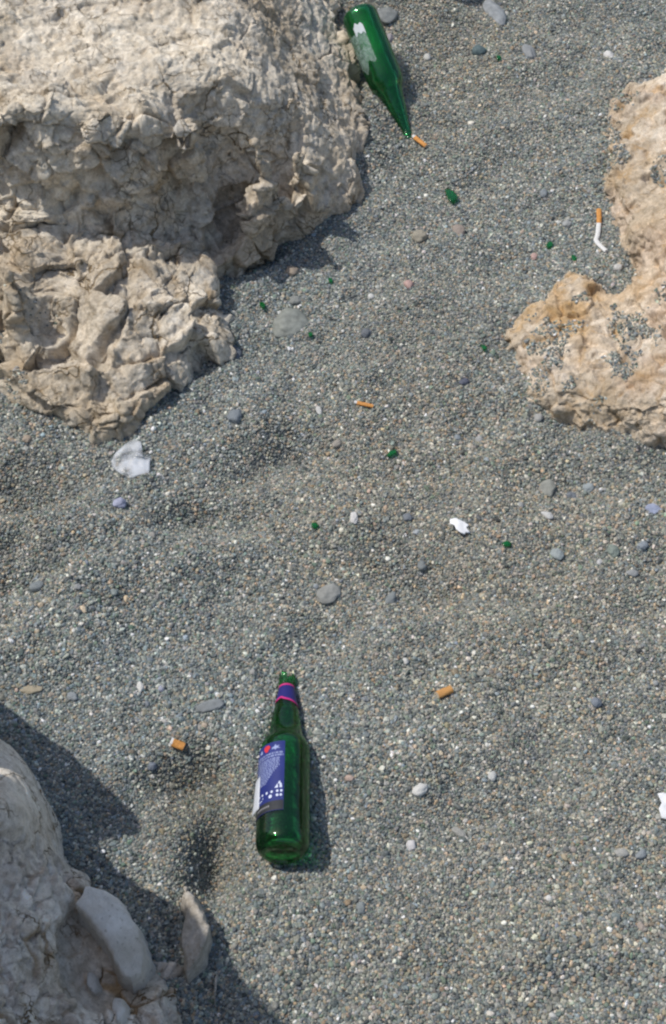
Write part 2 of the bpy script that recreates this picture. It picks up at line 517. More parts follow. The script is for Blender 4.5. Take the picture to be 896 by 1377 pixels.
def disp_right(co, N):
    w = warp(co, 14, 0.03, 101)
    big = fbm(co * 9, 3, 121) * 0.016 + fbm(w * 20, 3, 124, ridged=True) * 0.007
    rid = fbm(w * np.array((24, 15, 34)), 5, 130, gain=.6, ridged=True)
    h1, c1 = facets(co, np.array((22, 26, 28)), 108)
    h2, c2 = facets(co, np.array((60, 66, 60)), 118)
    pits = smooth(0.22, 0.5, noise(w * 48, 166)) * smooth(-0.2, 0.2, noise(co * 9, 167))
    fine = rid * 0.007 + h1 * 0.4 + h2 * 0.4 - c1 * 0.003 + fbm(co * 75, 4, 133, gain=.7) * 0.004 - pits * 0.009
    u, v = to_px(co)
    warm = 1.5 * np.exp(-((u - 770) / 46) ** 2 - ((v - 420) / 42) ** 2) * smooth(-0.5, 0.3, noise(co * 22, 170)) \
        + 0.55 * smooth(0.05, 0.45, fbm(co * 15, 3, 171)) + 0.5 * np.exp(-((u - 885) / 32) ** 2 - ((v - 350) / 70) ** 2)
    return big, fine, np.clip(pits * 0.8 + c1 * .5 + smooth(0.0, -0.7, rid) * 0.35, 0, 1), warm

def disp_near(co, N):
    big = fbm(co * 8, 3, 221) * 0.014
    u, v = to_px(co)
    lobe = smooth(1185, 1135, v + (100 - u) * 0.35) * smooth(140, 100, u)      # smooth lobe
    shell = smooth(100, 60, u) * (1 - lobe)                                # left mass, folded not blocky
    w = warp(co, 12, 0.03, 201)
    h1, c1 = facets(co, np.array((24, 24, 26)), 204)
    h2, c2 = facets(co, np.array((52, 52, 52)), 208)
    strk = fbm(w * np.array((34, 12, 34)), 5, 230, gain=.6, ridged=True)
    ro = 1 - 0.88 * lobe
    fine = ((h1 * .6 - c1 * .007) * (1 - .45 * shell) + h2 * .6 - c2 * 0.003 + strk * (0.003 + .003 * shell) + fbm(co * 70, 3, 233, gain=.7) * 0.003) * ro
    pits = smooth(0.3, 0.55, noise(w * 62, 266)) * ro; fine -= pits * 0.004
    cl = smooth(1.25, 0.8, np.sqrt(((u - 150) / 68) ** 2 + ((v - 1272) / 86) ** 2))
    fine = fine * (1 - .9 * cl) ; big = big * (1 - .8 * cl) - 0.016 * cl
    warm = (0.6 * smooth(0.1, 0.5, noise(co * 14, 270)) * smooth(40, 110, u) + c1) * ro
    return big, fine, np.clip((c1 + c2 * .7) * (1 - lobe) + pits * 0.4, 0, 1), warm

def disp_plain(co, N):
    return fbm(co * 12, 3, 321) * 0.008, fbm(co * 45, 4, 333, ridged=True) * 0.003, smooth(0, .6, noise(co * 30, 3)) * 0.5, smooth(0, .5, noise(co * 14, 5))

M_left = rock_mat("cream_limestone", (0.74, 0.68, 0.575), (0.62, 0.545, 0.435), (0.56, 0.545, 0.50), (0.46, 0.335, 0.19), 0.4)
M_right = rock_mat("ochre_limestone", (0.74, 0.66, 0.55), (0.63, 0.53, 0.40), (0.60, 0.56, 0.49), (0.52, 0.31, 0.10), 0.75, pink=(0.58, 0.47, 0.38), crackamt=0.4)
M_near = rock_mat("pinkish_limestone", (0.86, 0.80, 0.71), (0.78, 0.70, 0.60), (0.74, 0.70, 0.65), (0.48, 0.32, 0.17), 0.35, crackamt=1.5)
M_cob = simple_mat("pale_stone", (0.50, 0.47, 0.43), 0.8, 0.08, 30, 0.3, 0.25)

left = make_rock("boulder",
    [(-420, -150), (415, -150), (432, -40), (452, 30), (468, 80), (488, 140), (495, 195), (482, 285), (445, 303),
     (392, 328), (345, 362), (294, 394), (308, 430), (311, 460), (299, 490), (245, 532), (190, 588), (150, 594),
     (100, 588), (60, 580), (30, 556), (0, 508), (-60, 490), (-420, 520)],
    [(50, 0, .25), (200, 0, .25), (330, 0, .22), (400, 0, .14), (425, -20, .07), (50, -100, .28), (330, -100, .22), (400, -100, .10), (-200, 0, .32), (-200, 120, .3),
     (30, 60, .26), (120, 100, .26), (200, 100, .25), (300, 100, .22), (370, 110, .18), (425, 110, .10), (455, 100, .05), (450, 160, .075), (475, 180, .04),
     (0, 148, .27), (60, 160, .26), (130, 165, .25), (200, 172, .23), (270, 186, .20), (340, 200, .17), (395, 215, .13), (430, 225, .08), (460, 245, .04),
     (0, 266, .13), (60, 280, .12), (130, 292, .115), (200, 305, .09), (255, 300, .06), (290, 312, .02), (340, 302, .02), (390, 292, .02), (440, 285, .02),
     (30, 330, .13), (110, 340, .115), (200, 355, .09), (250, 380, .065), (280, 420, .045), (300, 460, .03),
     (10, 380, .13), (90, 400, .09), (20, 440, .04), (70, 440, .045), (150, 430, .085), (220, 450, .07), (130, 490, .07), (262, 470, .045),
     (60, 510, .05), (240, 500, .04), (180, 545, .035), (100, 550, .04), (0, 480, .05), (-200, 400, .18)],
    0.022, 0.0022, disp_left, M_left, c=0.008, pre=lean_out)
tag(left, "huge cream limestone boulder with a shadowed ledge and a cracked lower shelf", "boulder")

right = make_rock("boulder",
    [(1250, 80), (900, 114), (862, 120), (838, 122), (816, 142), (798, 164), (806, 200), (808, 240), (815, 290), (828, 335),
     (850, 372), (846, 396), (822, 400), (798, 384), (768, 366), (740, 378), (725, 402), (692, 416), (655, 456), (674, 474),
     (688, 510), (697, 548), (730, 562), (775, 578), (825, 596), (880, 613), (960, 640), (1250, 660)],
    [(740, 440, .035), (715, 500, .03), (770, 400, .03), (760, 490, .05), (800, 450, .05), (800, 520, .055), (740, 545, .03),
     (850, 440, .045), (850, 500, .07), (850, 550, .06), (890, 580, .06), (890, 520, .09), (896, 440, .08),
     (845, 380, .035), (880, 390, .07), (845, 300, .05), (880, 320, .09), (835, 230, .035), (835, 180, .02), (820, 150, .02), (870, 200, .055), (885, 245, .055),
     (860, 130, .03), (896, 160, .06), (1000, 300, .16), (1000, 500, .15), (1150, 400, .22), (1150, 150, .12)],
    0.022, 0.002, disp_right, M_right, c=0.012, wob=0.008)
tag(right, "low ochre and cream boulder with gravel lying in its hollows, at the right edge", "boulder")

near = make_rock("boulder",
    [(-420, 850), (-130, 880), (-70, 950), (-20, 1000), (0, 1008), (35, 1024), (66, 1062), (92, 1120), (104, 1168), (160, 1192), (200, 1215), (222, 1262), (238, 1340),
     (250, 1372), (262, 1400), (262, 1520), (100, 1800), (-420, 1900)],
    [(12, 1040, .15), (0, 1080, .18), (60, 1080, .11), (20, 1110, .16), (80, 1160, .08), (50, 1180, .12), (20, 1250, .15), (60, 1300, .12), (20, 1360, .16),
     (110, 1210, .07), (150, 1250, .06), (110, 1290, .08), (140, 1340, .07), (200, 1340, .05), (220, 1360, .05), (180, 1400, .07), (60, 1450, .15),
     (0, 1450, .2)],
    0.03, 0.0022, disp_near, M_near, c=0.012,
    extra=[(-.44, .80, .15), (-.42, .74, .21), (-.44, .66, .16), (-.42, .55, .2), (-.38, .42, .3), (-.50, .905, .17), (-.55, .91, .24), (-.62, .93, .32), (-.50, .87, .27), (-.55, .87, .34), (-.50, .83, .38), (-.50, .80, .45), (-.50, .772, .46), (-.56, .81, .52), (-.57, .775, .52),  # unseen ridge left of frame, added and notched to cast the lower-left shadow
           (-.50, .75, .36), (-.50, .730, .37), (-.56, .75, .42), (-.64, .755, .50), (-.50, .70, .62), (-.52, .67, .70), (-.50, .60, .84), (-.50, .48, .98),
           (-.48, .36, 1.06), (-.47, .25, 1.1), (-.72, .86, .5), (-.68, .6, .8), (-.68, .3, 1.0), (-.8, .5, .7)])
tag(near, "shaded pinkish cream boulder with brown veins at the bottom left corner", "boulder")

top_rock = make_rock("boulder",
    [(552, -6), (570, 6), (592, 14), (606, 2), (640, -60), (600, -130), (520, -100), (530, -40)],
    [(575, -5, .11), (590, -30, .15), (570, -70, .16), (600, -90, .14)],
    0.02, 0.0025, disp_plain, M_right, c=0.01, wob=0.003)
tag(top_rock, "tan rock tip cut off by the top edge, right of the far bottle", "rock")

# ray casting on ground and stones
def bvh_of(o):
    me = o.data; n = len(me.vertices)
    co = np.empty(n * 3, np.float32); me.vertices.foreach_get('co', co)
    lv = np.empty(len(me.loops), np.int32); me.loops.foreach_get('vertex_index', lv)
    return BVHTree.FromPolygons(co.reshape(-1, 3).tolist(), lv.reshape(-1, 4).tolist())
B_right = bvh_of(right); B_near = bvh_of(near); B_left = bvh_of(left)

def G(u, v):
    """point of the beach seen at a pixel"""
    z = 0.0
    for _ in range(6):
        p = P(u, v, z); z = float(ground_z(p.x, p.y)[0])
    return P(u, v, z)

# ------------------------------------------------------------------ gravel
def in_view(x, y, z=0.0, m=40):
    u, v = to_px(np.stack((x, y, np.full_like(x, z)), 1))
    return (u > -m) & (u < W0 + m) & (v > -m - 20) & (v < H0 + m)

def jgrid(x0, x1, y0, y1, s):
    a = np.arange(x0, x1, s); b = np.arange(y0, y1, s * 0.9)
    X, Y = np.meshgrid(a, b); X[1::2] += s / 2
    X = X + rng.uniform(-.42, .42, X.shape) * s; Y = Y + rng.uniform(-.42, .42, X.shape) * s
    return X.ravel(), Y.ravel()

pts, scl = [], []
x, y = jgrid(-0.75, 0.75, 0.40, 2.48, 0.00275)
k = in_view(x, y); x, y = x[k], y[k]
# leave out grains that lie deep inside the boulders
def outside(x, y, polys, m=-0.03):
    o = np.ones(len(x), bool)
    for pl in polys:
        o &= sdist(pl, x, y) < -m
    return o
k = outside(x, y, POL); x, y = x[k], y[k]
z = ground_z(x, y)
n = len(x)
r = np.clip(np.exp(rng.normal(math.log(0.00175), 0.25, n)), 0.0010, 0.0034)
r = r * (1 + 0.28 * noise(np.stack((x, y, 0 * x), 1) * 5, 77) + 0.12 * noise(np.stack((x, y, 0 * x), 1) * 16, 78))
pts.append(np.stack((x, y, z + rng.uniform(-0.35, 0.55, n) * r), 1)); scl.append(r)
# looser, bigger grains on top
x, y = jgrid(-0.75, 0.75, 0.40, 2.48, 0.0105)
k = in_view(x, y); x, y = x[k], y[k]
dens = noise(np.stack((x, y, 0 * x), 1) * 6, 55)
k = outside(x, y, POL) & (rng.uniform(0, 1, len(x)) < 0.55 + 0.5 * dens); x, y = x[k], y[k]
z = ground_z(x, y); n = len(x)
r = np.clip(np.exp(rng.normal(math.log(0.0024), 0.25, n)), 0.0016, 0.0048)
pts.append(np.stack((x, y, z + 0.25 * r), 1)); scl.append(r)
# coarser apron around the view
x, y = jgrid(-1.3, 1.3, 0.0, 3.2, 0.0085)
k = ~in_view(x, y) & outside(x, y, POL); x, y = x[k], y[k]
z = ground_z(x, y); n = len(x)
r = np.exp(rng.normal(math.log(0.0034), 0.3, n))
pts.append(np.stack((x, y, z), 1)); scl.append(r)
# grains resting in the hollows of the right boulder, and a few blown onto the other two
def on_rock(bvh, blobs, step, thr, sd):
    P_, R_ = [], []
    for (u, v, ru, rv, dn) in blobs:
        c = P(u, v, 0.04); s = PXM(v)
        rx = ru / s; ry = rv / s / 0.72
        xx, yy = jgrid(c.x - rx * 1.6, c.x + rx * 1.6, c.y - ry * 1.6, c.y + ry * 1.6, step)
        q = ((xx - c.x) / rx) ** 2 + ((yy - c.y) / ry) ** 2
        nz = noise(np.stack((xx, yy, 0 * xx), 1) * 45, sd) * 0.9 + noise(np.stack((xx, yy, 0 * xx), 1) * 120, sd + 1) * 0.5
        k = (np.exp(-q) + nz * 0.55 > thr) & (q < 2.6) & (rng.uniform(0, 1, len(xx)) < dn)
        for a, b in zip(xx[k], yy[k]):
            hit = bvh.ray_cast(Vector((a, b, 1.2)), Vector((0, 0, -1)))
            if hit[0] is not None and hit[1].z > 0.55:
                rr = float(np.exp(rng.normal(math.log(0.0016), 0.25)))
                P_.append((a, b, hit[0].z + 0.3 * rr)); R_.append(rr)
    if P_:
        pts.append(np.array(P_)); scl.append(np.array(R_))
on_rock(B_right, [(845, 445, 26, 30, .95), (835, 500, 20, 22, .8), (738, 455, 26, 34, .7), (725, 505, 16, 22, .6), (765, 440, 22, 16, .5),
                  (822, 165, 13, 34, .9), (830, 205, 14, 20, .9), (838, 125, 20, 12, .7), (888, 240, 12, 14, .95), (805, 545, 8, 8, .6), (765, 520, 10, 8, .6),
                  (690, 468, 10, 8, .9), (780, 398, 14, 8, .7), (870, 470, 14, 14, .5), (798, 555, 8, 5, .8), (885, 420, 12, 14, .5)], 0.0025, 0.42, 301)
on_rock(B_left, [(20, 515, 22, 18, .9), (60, 445, 40, 10, .2)], 0.003, 0.5, 305)
pts = np.concatenate(pts); scl = np.concatenate(scl); n = len(pts)
print("grains", n)
cols = np.array([c for c, w in GPAL]); ws = np.array([w for c, w in GPAL], float); ws /= ws.sum()
ci = rng.choice(len(cols), n, p=ws)
gc = cols[ci] * np.exp(rng.normal(0, 0.24, (n, 1))) * (1 + rng.normal(0, 0.03, (n, 3)))
q = pts.copy(); q[:, 2] = 0
pu, pv = to_px(pts)
brown = np.exp(-((pu - 260) / 72) ** 2 - ((pv - 1070) / 65) ** 2) + np.exp(-((pu - 295) / 42) ** 2 - ((pv - 1150) / 65) ** 2)
brown = np.clip(brown, 0, 1)[:, None] * 0.5           # damp, rusty patch of sand
warm_n = smooth(-0.6, 0.6, noise(q * 2.1, 90))[:, None]
gc = gc * (1 - brown * 0.45 * np.array((0.7, 1.0, 1.4)))
gc = gc * ((1 - warm_n) * np.array((0.95, 1.0, 1.04)) + warm_n * np.array((1.05, 1.0, 0.93)))
gc = np.clip(gc * GMUL * np.array((0.99, 1.0, 0.97)), 0.01, 0.85)
gm = bpy.data.meshes.new("gravel")
gm.vertices.add(n); gm.vertices.foreach_set('co', pts.astype(np.float32).ravel())
sc3 = scl[:, None] * np.stack((rng.uniform(.8, 1.35, n), rng.uniform(.75, 1.1, n), rng.uniform(.5, .85, n)), 1)
rot = np.stack((rng.normal(0, .45, n), rng.normal(0, .45, n), rng.uniform(0, 2 * PI, n)), 1)
for an, arr in (('gscale', sc3), ('grot', rot)):
    a = gm.attributes.new(an, 'FLOAT_VECTOR', 'POINT'); a.data.foreach_set('vector', arr.astype(np.float32).ravel())
a = gm.attributes.new('gcol', 'FLOAT_COLOR', 'POINT')
a.data.foreach_set('color', np.concatenate((gc, np.ones((n, 1))), 1).astype(np.float32).ravel())
a = gm.attributes.new('gvar', 'INT', 'POINT'); a.data.foreach_set('value', rng.integers(0, 6, n).astype(np.int32))

m_grain, nt, b = new_mat("gravel_grain")
at = nt.nodes.new('ShaderNodeAttribute'); at.attribute_type = 'INSTANCER'; at.attribute_name = 'gcol'
tc = nt.nodes.new('ShaderNodeTexCoord')
nz = noisen(nt, tc.outputs['Object'], 1.6, 3)
rr = ramp(nt, [(0.3, (0.75, 0.75, 0.75)), (0.7, (1.2, 1.2, 1.2))]); nt.links.new(nz, rr.inputs[0])
nt.links.new(mixc(nt, 1.0, at.outputs['Color'], rr.outputs[0], 'MULTIPLY'), b.inputs['Base Color'])
b.inputs['Roughness'].default_value = 0.62; b.inputs['Specular IOR Level'].default_value = 0.35

gn = bpy.data.node_groups.new("gravel_nodes", 'GeometryNodeTree')
gn.interface.new_socket('Geometry', in_out='INPUT', socket_type='NodeSocketGeometry')
gn.interface.new_socket('Geometry', in_out='OUTPUT', socket_type='NodeSocketGeometry')
N = gn.nodes; L = gn.links
gi = N.new('NodeGroupInput'); go = N.new('NodeGroupOutput')
join = N.new('GeometryNodeJoinGeometry')
for kx in range(6):
    ico = N.new('GeometryNodeMeshIcoSphere'); ico.inputs['Radius'].default_value = 1.0
    ico.inputs['Subdivisions'].default_value = 2
    sp = N.new('GeometryNodeSetPosition')
    pos = N.new('GeometryNodeInputPosition')
    nn = N.new('ShaderNodeTexNoise'); nn.noise_dimensions = '4D'
    nn.inputs['W'].default_value = kx * 3.1; nn.inputs['Scale'].default_value = 0.9; nn.inputs['Detail'].default_value = 1
    L.new(pos.outputs[0], nn.inputs['Vector'])
    vm = N.new('ShaderNodeVectorMath'); vm.operation = 'SUBTRACT'; vm.inputs[1].default_value = (.5, .5, .5)
    L.new(nn.outputs['Color'], vm.inputs[0])
    vs = N.new('ShaderNodeVectorMath'); vs.operation = 'SCALE'; vs.inputs['Scale'].default_value = 1.5
    L.new(vm.outputs[0], vs.inputs[0])
    L.new(ico.outputs['Mesh'], sp.inputs['Geometry']); L.new(vs.outputs[0], sp.inputs['Offset'])
    sm = N.new('GeometryNodeSetMaterial'); sm.inputs['Material'].default_value = m_grain
    L.new(sp.outputs[0], sm.inputs['Geometry'])
    ss = N.new('GeometryNodeSetShadeSmooth'); ss.inputs['Shade Smooth'].default_value = (kx % 2 == 0)
    L.new(sm.outputs[0], ss.inputs[0])
    g2 = N.new('GeometryNodeGeometryToInstance'); L.new(ss.outputs[0], g2.inputs[0])
    L.new(g2.outputs[0], join.inputs[0])
def named(name, typ):
    a = N.new('GeometryNodeInputNamedAttribute'); a.data_type = typ; a.inputs['Name'].default_value = name
    return a.outputs['Attribute']
iop = N.new('GeometryNodeInstanceOnPoints')
iop.inputs['Pick Instance'].default_value = True
e2r = N.new('FunctionNodeEulerToRotation')
L.new(named('grot', 'FLOAT_VECTOR'), e2r.inputs[0])
L.new(gi.outputs[0], iop.inputs['Points']); L.new(join.outputs[0], iop.inputs['Instance'])
L.new(named('gvar', 'INT'), iop.inputs['Instance Index'])
L.new(e2r.outputs[0], iop.inputs['Rotation']); L.new(named('gscale', 'FLOAT_VECTOR'), iop.inputs['Scale'])
L.new(iop.outputs[0], go.inputs[0])
gravel = bpy.data.objects.new("gravel", gm); COL.objects.link(gravel)
gm.materials.append(m_grain)
md = gravel.modifiers.new("grains", 'NODES'); md.node_group = gn
tag(gravel, "coarse grey beach gravel covering the ground", "gravel", kind='stuff')

# ------------------------------------------------------------------ stones
def ico_verts(sub):
    import bmesh
    bm = bmesh.new(); bmesh.ops.create_icosphere(bm, subdivisions=sub, radius=1.0)
    bm.verts.ensure_lookup_table()
    v = np.array([x.co[:] for x in bm.verts]); f = [[x.index for x in fa.verts] for fa in bm.faces]
    bm.free(); return v, np.array(f)
ICO3 = ico_verts(4); ICO5 = ico_verts(6)
STM = {}
def stone_mat(col, rough=0.6, big=False):
    k = (tuple(round(c, 2) for c in col), rough, big)
    if k not in STM: STM[k] = simple_mat("stone", col, rough, 0.35 if big else 0.16, 110 if big else 220, 0.7, 0.3)
    return STM[k]

def stone(name, u, v, lpx, wpx, ang, col, label, cat='pebble', group=None, flat=0.5, sink=0.3, lump=0.22, seed=0, angular=False, parent=None, mat=None, base=None, hi=False):
    """half-buried stone; lpx, wpx full size in photo pixels; ang: picture angle (deg, anticlockwise) of the long axis"""
    V, F = ICO5 if hi else ICO3
    s = PXM(v); p = G(u, v) if base is None else base
    a = math.radians(ang)
    fs = math.sin(DEP + math.atan((v - H0 / 2) / FPX))
    # stretch of the long axis when laid on the ground
    rl = lpx / 2 / s * math.hypot(math.cos(a), math.sin(a) / fs)
    rw = wpx / 2 / s * math.hypot(math.sin(a), math.cos(a) / fs)
    ga = math.atan2(math.sin(a) / fs, math.cos(a))
    q = V.copy()
    d = fbm(V * (1.0 if not angular else 1.4) + seed * 7.3, 3, 400 + seed, ridged=angular)
    q = q * (1 + lump * d[:, None])
    if angular:
        q = np.sign(q) * np.abs(q) ** 0.8
    rz = min(rl, rw) * flat * 2
    q = q * np.array((rl, rw, rz / 1.0))
    c, sn = math.cos(ga), math.sin(ga)
    q = np.stack((q[:, 0] * c - q[:, 1] * sn, q[:, 0] * sn + q[:, 1] * c, q[:, 2]), 1)
    me = arr_mesh(name, q, F)
    o = link(name, me, mat or stone_mat(col, 0.7, max(lpx, wpx) > 22), parent)
    o.location = p + Vector((0, 0, rz * (0.5 - sink) + 0.0008))
    if parent is None:
        tag(o, label, cat, group)
    return o

WH = (0.62, 0.61, 0.59); BG = (0.20, 0.235, 0.27); GR = (0.27, 0.28, 0.265); DG = (0.085, 0.1, 0.115); PB = (0.33, 0.38, 0.42); TN = (0.42, 0.33, 0.24); PK = (0.48, 0.38, 0.33)
STONES = [
 (819, 76, 14, 11, 10, WH, "bright white pebble above the right boulder, near the top right corner"),
 (575, 78, 10, 8, 0, (0.5, .5, .48), "small off-white pebble to the right of the far bottle's body"),
 (665, 18, 38, 19, -60, (0.30, .33, .35), "long pale grey stone at the top edge, right of the tan rock tip"),
 (517, 22, 28, 20, 20, (0.22, .24, .235), "wide pale grey flat stone directly beside the far bottle's base"),
 (710, 72, 22, 15, -70, (0.28, .30, .31), "faint grey stone half sunk below the long pale stone at the top"),
 (644, 70, 15, 12, 30, DG, "dark slate pebble left of the small dark green shard near the top"),
 (523, 54, 16, 9, 60, (0.36, .32, .34), "mauve grey pebble touching the right side of the far bottle"),
 (731, 261, 11, 10, 0, (0.22, .26, .29), "round blue grey pebble between the green shard and the right boulder"),
 (762, 303, 11, 10, 40, (0.40, .42, .42), "light grey pebble left of the bent cigarette"),
 (564, 320, 20, 14, 20, (0.38, .34, .25), "yellowish stone below the large green shard"),
 (617, 312, 18, 14, -50, (0.34, .27, .22), "brownish pink stone below and right of the large green shard"),
 (718, 346, 9, 9, 0, PK, "tiny pink pebble below and left of the bent cigarette"),
 (831, 361, 12, 9, 0, (0.52, .52, .5), "white pebble in the notch of the right boulder below the cigarette"),
 (550, 384, 13, 11, 10, PK, "pinkish pebble in the upper middle of the sand, right of a white one"),
 (499, 400, 9, 8, -20, (0.6, .6, .58), "tiny white pebble in the upper middle of the sand"),
 (393, 366, 14, 12, -30, TN, "tan pebble below the big boulder's right corner shadow"),
 (492, 449, 14, 10, 20, (0.12, .14, .17), "dark blue grey pebble right of the greenish flat stone"),
 (390, 437, 40, 40, 60, (0.25, .275, .245), "broad greenish grey flat stone right of the big boulder's shelf"),
 (398, 405, 18, 10, 10, (0.24, .26, .25), "small grey pebble just above the greenish flat stone"),
 (316, 480, 18, 26, 0, (0.10, .13, .18), "dark blue stone in the shade against the big boulder's lower corner"),
 (317, 561, 21, 19, 0, (0.17, .21, .25), "round slate blue pebble below the big boulder"),
 (429, 553, 8, 12, 10, (0.52, .52, .5), "small white pebble left of the thin cigarette butt"),
 (37, 592, 13, 11, 0, TN, "tan pebble below the big boulder at the left edge"),
 (161, 678, 17, 16, 40, (0.42, .45, .5), "pale bluish pebble just under the clear plastic scrap"),
 (476, 697, 11, 17, 0, (0.60, .59, .58), "oval white pebble left of the dark slate pebble in mid sand"),
 (548, 697, 15, 10, -5, (0.15, .18, .22), "dark slate pebble between the oval white pebble and the white paper"),
 (453, 598, 14, 9, 25, (0.36, .32, .27), "beige pebble left of the lone dark green sliver in mid sand"),
 (568, 762, 14, 14, 0, (0.17, .20, .21), "grey pebble in the hollow below the dark slate pebble"),
 (525, 808, 14, 22, -25, (0.19, .225, .235), "upright grey stone in the middle right of a pale fractured one"),
 (442, 799, 34, 26, 35, (0.30, .31, .29), "pale fractured flat stone in the middle of the sand", ),
 (736, 657, 23, 25, 0, (0.28, .29, .25), "round grey green stone above the elongated white pebble on the right"),
 (736, 694, 17, 9, -30, (0.55, .55, .54), "elongated white pebble under the round grey green stone"),
 (768, 668, 15, 10, 0, (0.16, .19, .21), "dark grey pebble right of the round grey green stone"),
 (791, 657, 13, 14, 60, (0.34, .4, .42), "light blue pebble right of a dark grey one on the right side"),
 (877, 685, 25, 14, 5, (0.36, .42, .48), "pale blue stone near the right edge under the right boulder"),
 (864, 735, 17, 11, 20, (0.26, .31, .36), "blue grey pebble near the right edge, beside the green grey one"),
 (825, 742, 17, 17, 0, (0.20, .26, .22), "round greenish pebble left of the blue grey one at the right"),
 (749, 747, 17, 16, -60, (0.33, .39, .40), "pale blue pebble right of the small green shard"),
 (850, 772, 17, 9, 0, (0.34, .36, .37), "flat light grey pebble below the round greenish pebble"),
 (806, 757, 8, 8, 0, (0.5, .5, .5), "tiny whitish pebble left of the flat light grey one"),
 (545, 890, 9, 9, 0, (0.55, .55, .53), "small white pebble above and left of the short cigarette filter"),
 (560, 918, 7, 7, 0, (0.52, .5, .45), "tiny cream pebble just left of the short cigarette filter"),
 (801, 946, 15, 13, -10, (0.17, .21, .27), "blue slate pebble on the right side below the middle"),
 (42, 928, 31, 11, 3, (0.45, .38, .25), "long yellowish stone at the left edge above the dark shade"),
 (98, 938, 17, 12, -30, (0.28, .32, .35), "pale grey stone right of the long yellowish stone"),
 (189, 924, 9, 14, 15, (0.62, .62, .6), "upright white pebble above the orange butt at lower left"),
 (217, 927, 10, 8, 0, (0.42, .45, .47), "small pale pebble right of the upright white one"),
 (283, 950, 32, 12, 14, (0.22, .25, .27), "long slate chip left of the near bottle's neck", 'ang'),
 (205, 1031, 13, 11, 30, (0.15, .19, .26), "blue pebble below the orange butt at lower left"),
 (565, 1063, 22, 16, 40, (0.62, .62, .6), "large white pebble right of the near bottle"),
 (553, 1138, 13, 15, 0, (0.58, .57, .58), "white pebble below the large white pebble"),
 (662, 1045, 12, 13, 0, (0.5, .51, .5), "light grey pebble right of the large white pebble"),
 (617, 1120, 18, 8, -35, (0.36, .36, .33), "thin grey splinter stone between two white pebbles at lower middle", 'ang'),
 (835, 1148, 19, 12, 0, (0.44, .44, .41), "pale oval pebble below the white paper scrap at the right"),
 (862, 1150, 17, 10, 30, (0.25, .29, .32), "bluish pebble right of the pale oval one at the right edge"),
 (738, 1209, 10, 9, 0, (0.64, .64, .62), "small round white pebble in the lower right sand"),
 (743, 1366, 10, 7, 0, (0.55, .55, .53), "small white pebble at the bottom edge right of the middle"),
 (485, 1222, 14, 17, 0, (0.22, .26, .27), "faint bluish stone in the sand below and right of the near bottle"),
 (862, 1247, 10, 13, 20, (0.42, .34, .28), "tan pebble in the sand near the lower right edge"),
 (470, 1047, 12, 9, 0, (0.46, .42, .34), "cream pebble just right of the near bottle's shadow"),
 (340, 905, 9, 8, 0, (0.4, .4, .38), "small grey pebble left of the near bottle's mouth"),
 (105, 790, 10, 9, 0, (0.34, .36, .36), "light grey pebble on the left sand ridge"),
 (50, 790, 22, 14, 20, (0.20, .24, .26), "bluish grey stone on the left sand ridge near the edge"),
 (205, 720, 9, 7, 0, (0.42, .4, .36), "small cream pebble right of the left sand ridge"),
 (625, 515, 14, 9, 20, (0.08, .09, .1), "black pebble left of the right boulder's lower lobe"),
 (724, 563, 13, 10, 20, (0.42, .42, .4), "light pebble touching the lower lobe of the right boulder"),
 (645, 592, 12, 9, 0, (0.4, .41, .41), "light grey pebble left of a darker patch below the right boulder"),
 (615, 590, 9, 9, 0, (0.24, .29, .33), "tiny blue grey pebble at mid right, left of a light grey one"),
 (700, 680, 9, 8, 0, (0.38, .4, .4), "tiny pale pebble left of the elongated white pebble"),
]
for i, st in enumerate(STONES):
    u, v, l, w, a, col, lab = st[:7]
    big = max(l, w) > 22
    stone("pebble" if not big else "stone", u, v, l * 0.98, w * 0.98, a, tuple((c * 0.9 + .02) if c > .45 or c < .1 else c * 0.62 + .075 for c in col), lab, 'pebble' if not big else 'stone',
          flat=0.24 if big else 0.38, sink=0.455 if big else 0.3, seed=i, lump=0.45, angular=len(st) > 7)

# pale stones half-buried by the near boulder
M_slabst = rock_mat("pale_smooth_stone", (0.56, 0.525, 0.47), (0.50, 0.46, 0.40), (0.46, 0.45, 0.43), (0.44, 0.30, 0.18), 0.1, crackamt=0.15)
def disp_smooth(co, N):
    h1, c1 = facets(co, np.array((30, 30, 30)), 404)
    return fbm(co * 14, 3, 421) * 0.006, h1 * .12 + fbm(co * 60, 3, 433) * 0.0010, c1 * .3, smooth(.1, .6, noise(co * 20, 5)) * 0.2
def disp_round(co, N):
    return fbm(co * 14, 2, 521) * 0.005, fbm(co * 40, 4, 533) * 0.0012, 0 * co[:, 0], 0 * co[:, 0]
def gz(u, v, dz):
    p = G(u, v); return (p.x, p.y, p.z + dz + 0.010)
o = make_rock("stone", [(240, 1190), (254, 1186), (266, 1205), (282, 1235), (293, 1262), (284, 1300), (268, 1326), (252, 1340), (242, 1326), (240, 1296), (236, 1268), (245, 1240), (238, 1215)],
    [], 0.007, 0.0016, disp_smooth, M_slabst, c=0.01, wob=0.005, extra=[gz(252, 1205, .022), gz(268, 1250, .034), gz(262, 1300, .026), gz(252, 1270, .022), gz(280, 1262, .028), gz(250, 1325, .016)])
tag(o, "long pale stone half buried in the boulder's shadow, left of the near bottle", "stone")
o = make_rock("stone", [(292, 1298), (299, 1302), (298, 1325), (294, 1350), (288, 1370), (283, 1372), (285, 1345), (288, 1320)],
    [], 0.005, 0.0014, disp_smooth, M_slabst, c=0.01, wob=0.004, extra=[gz(294, 1310, .011), gz(290, 1350, .011)])
tag(o, "narrow pale stone almost covered by sand at the bottom edge", "stone")
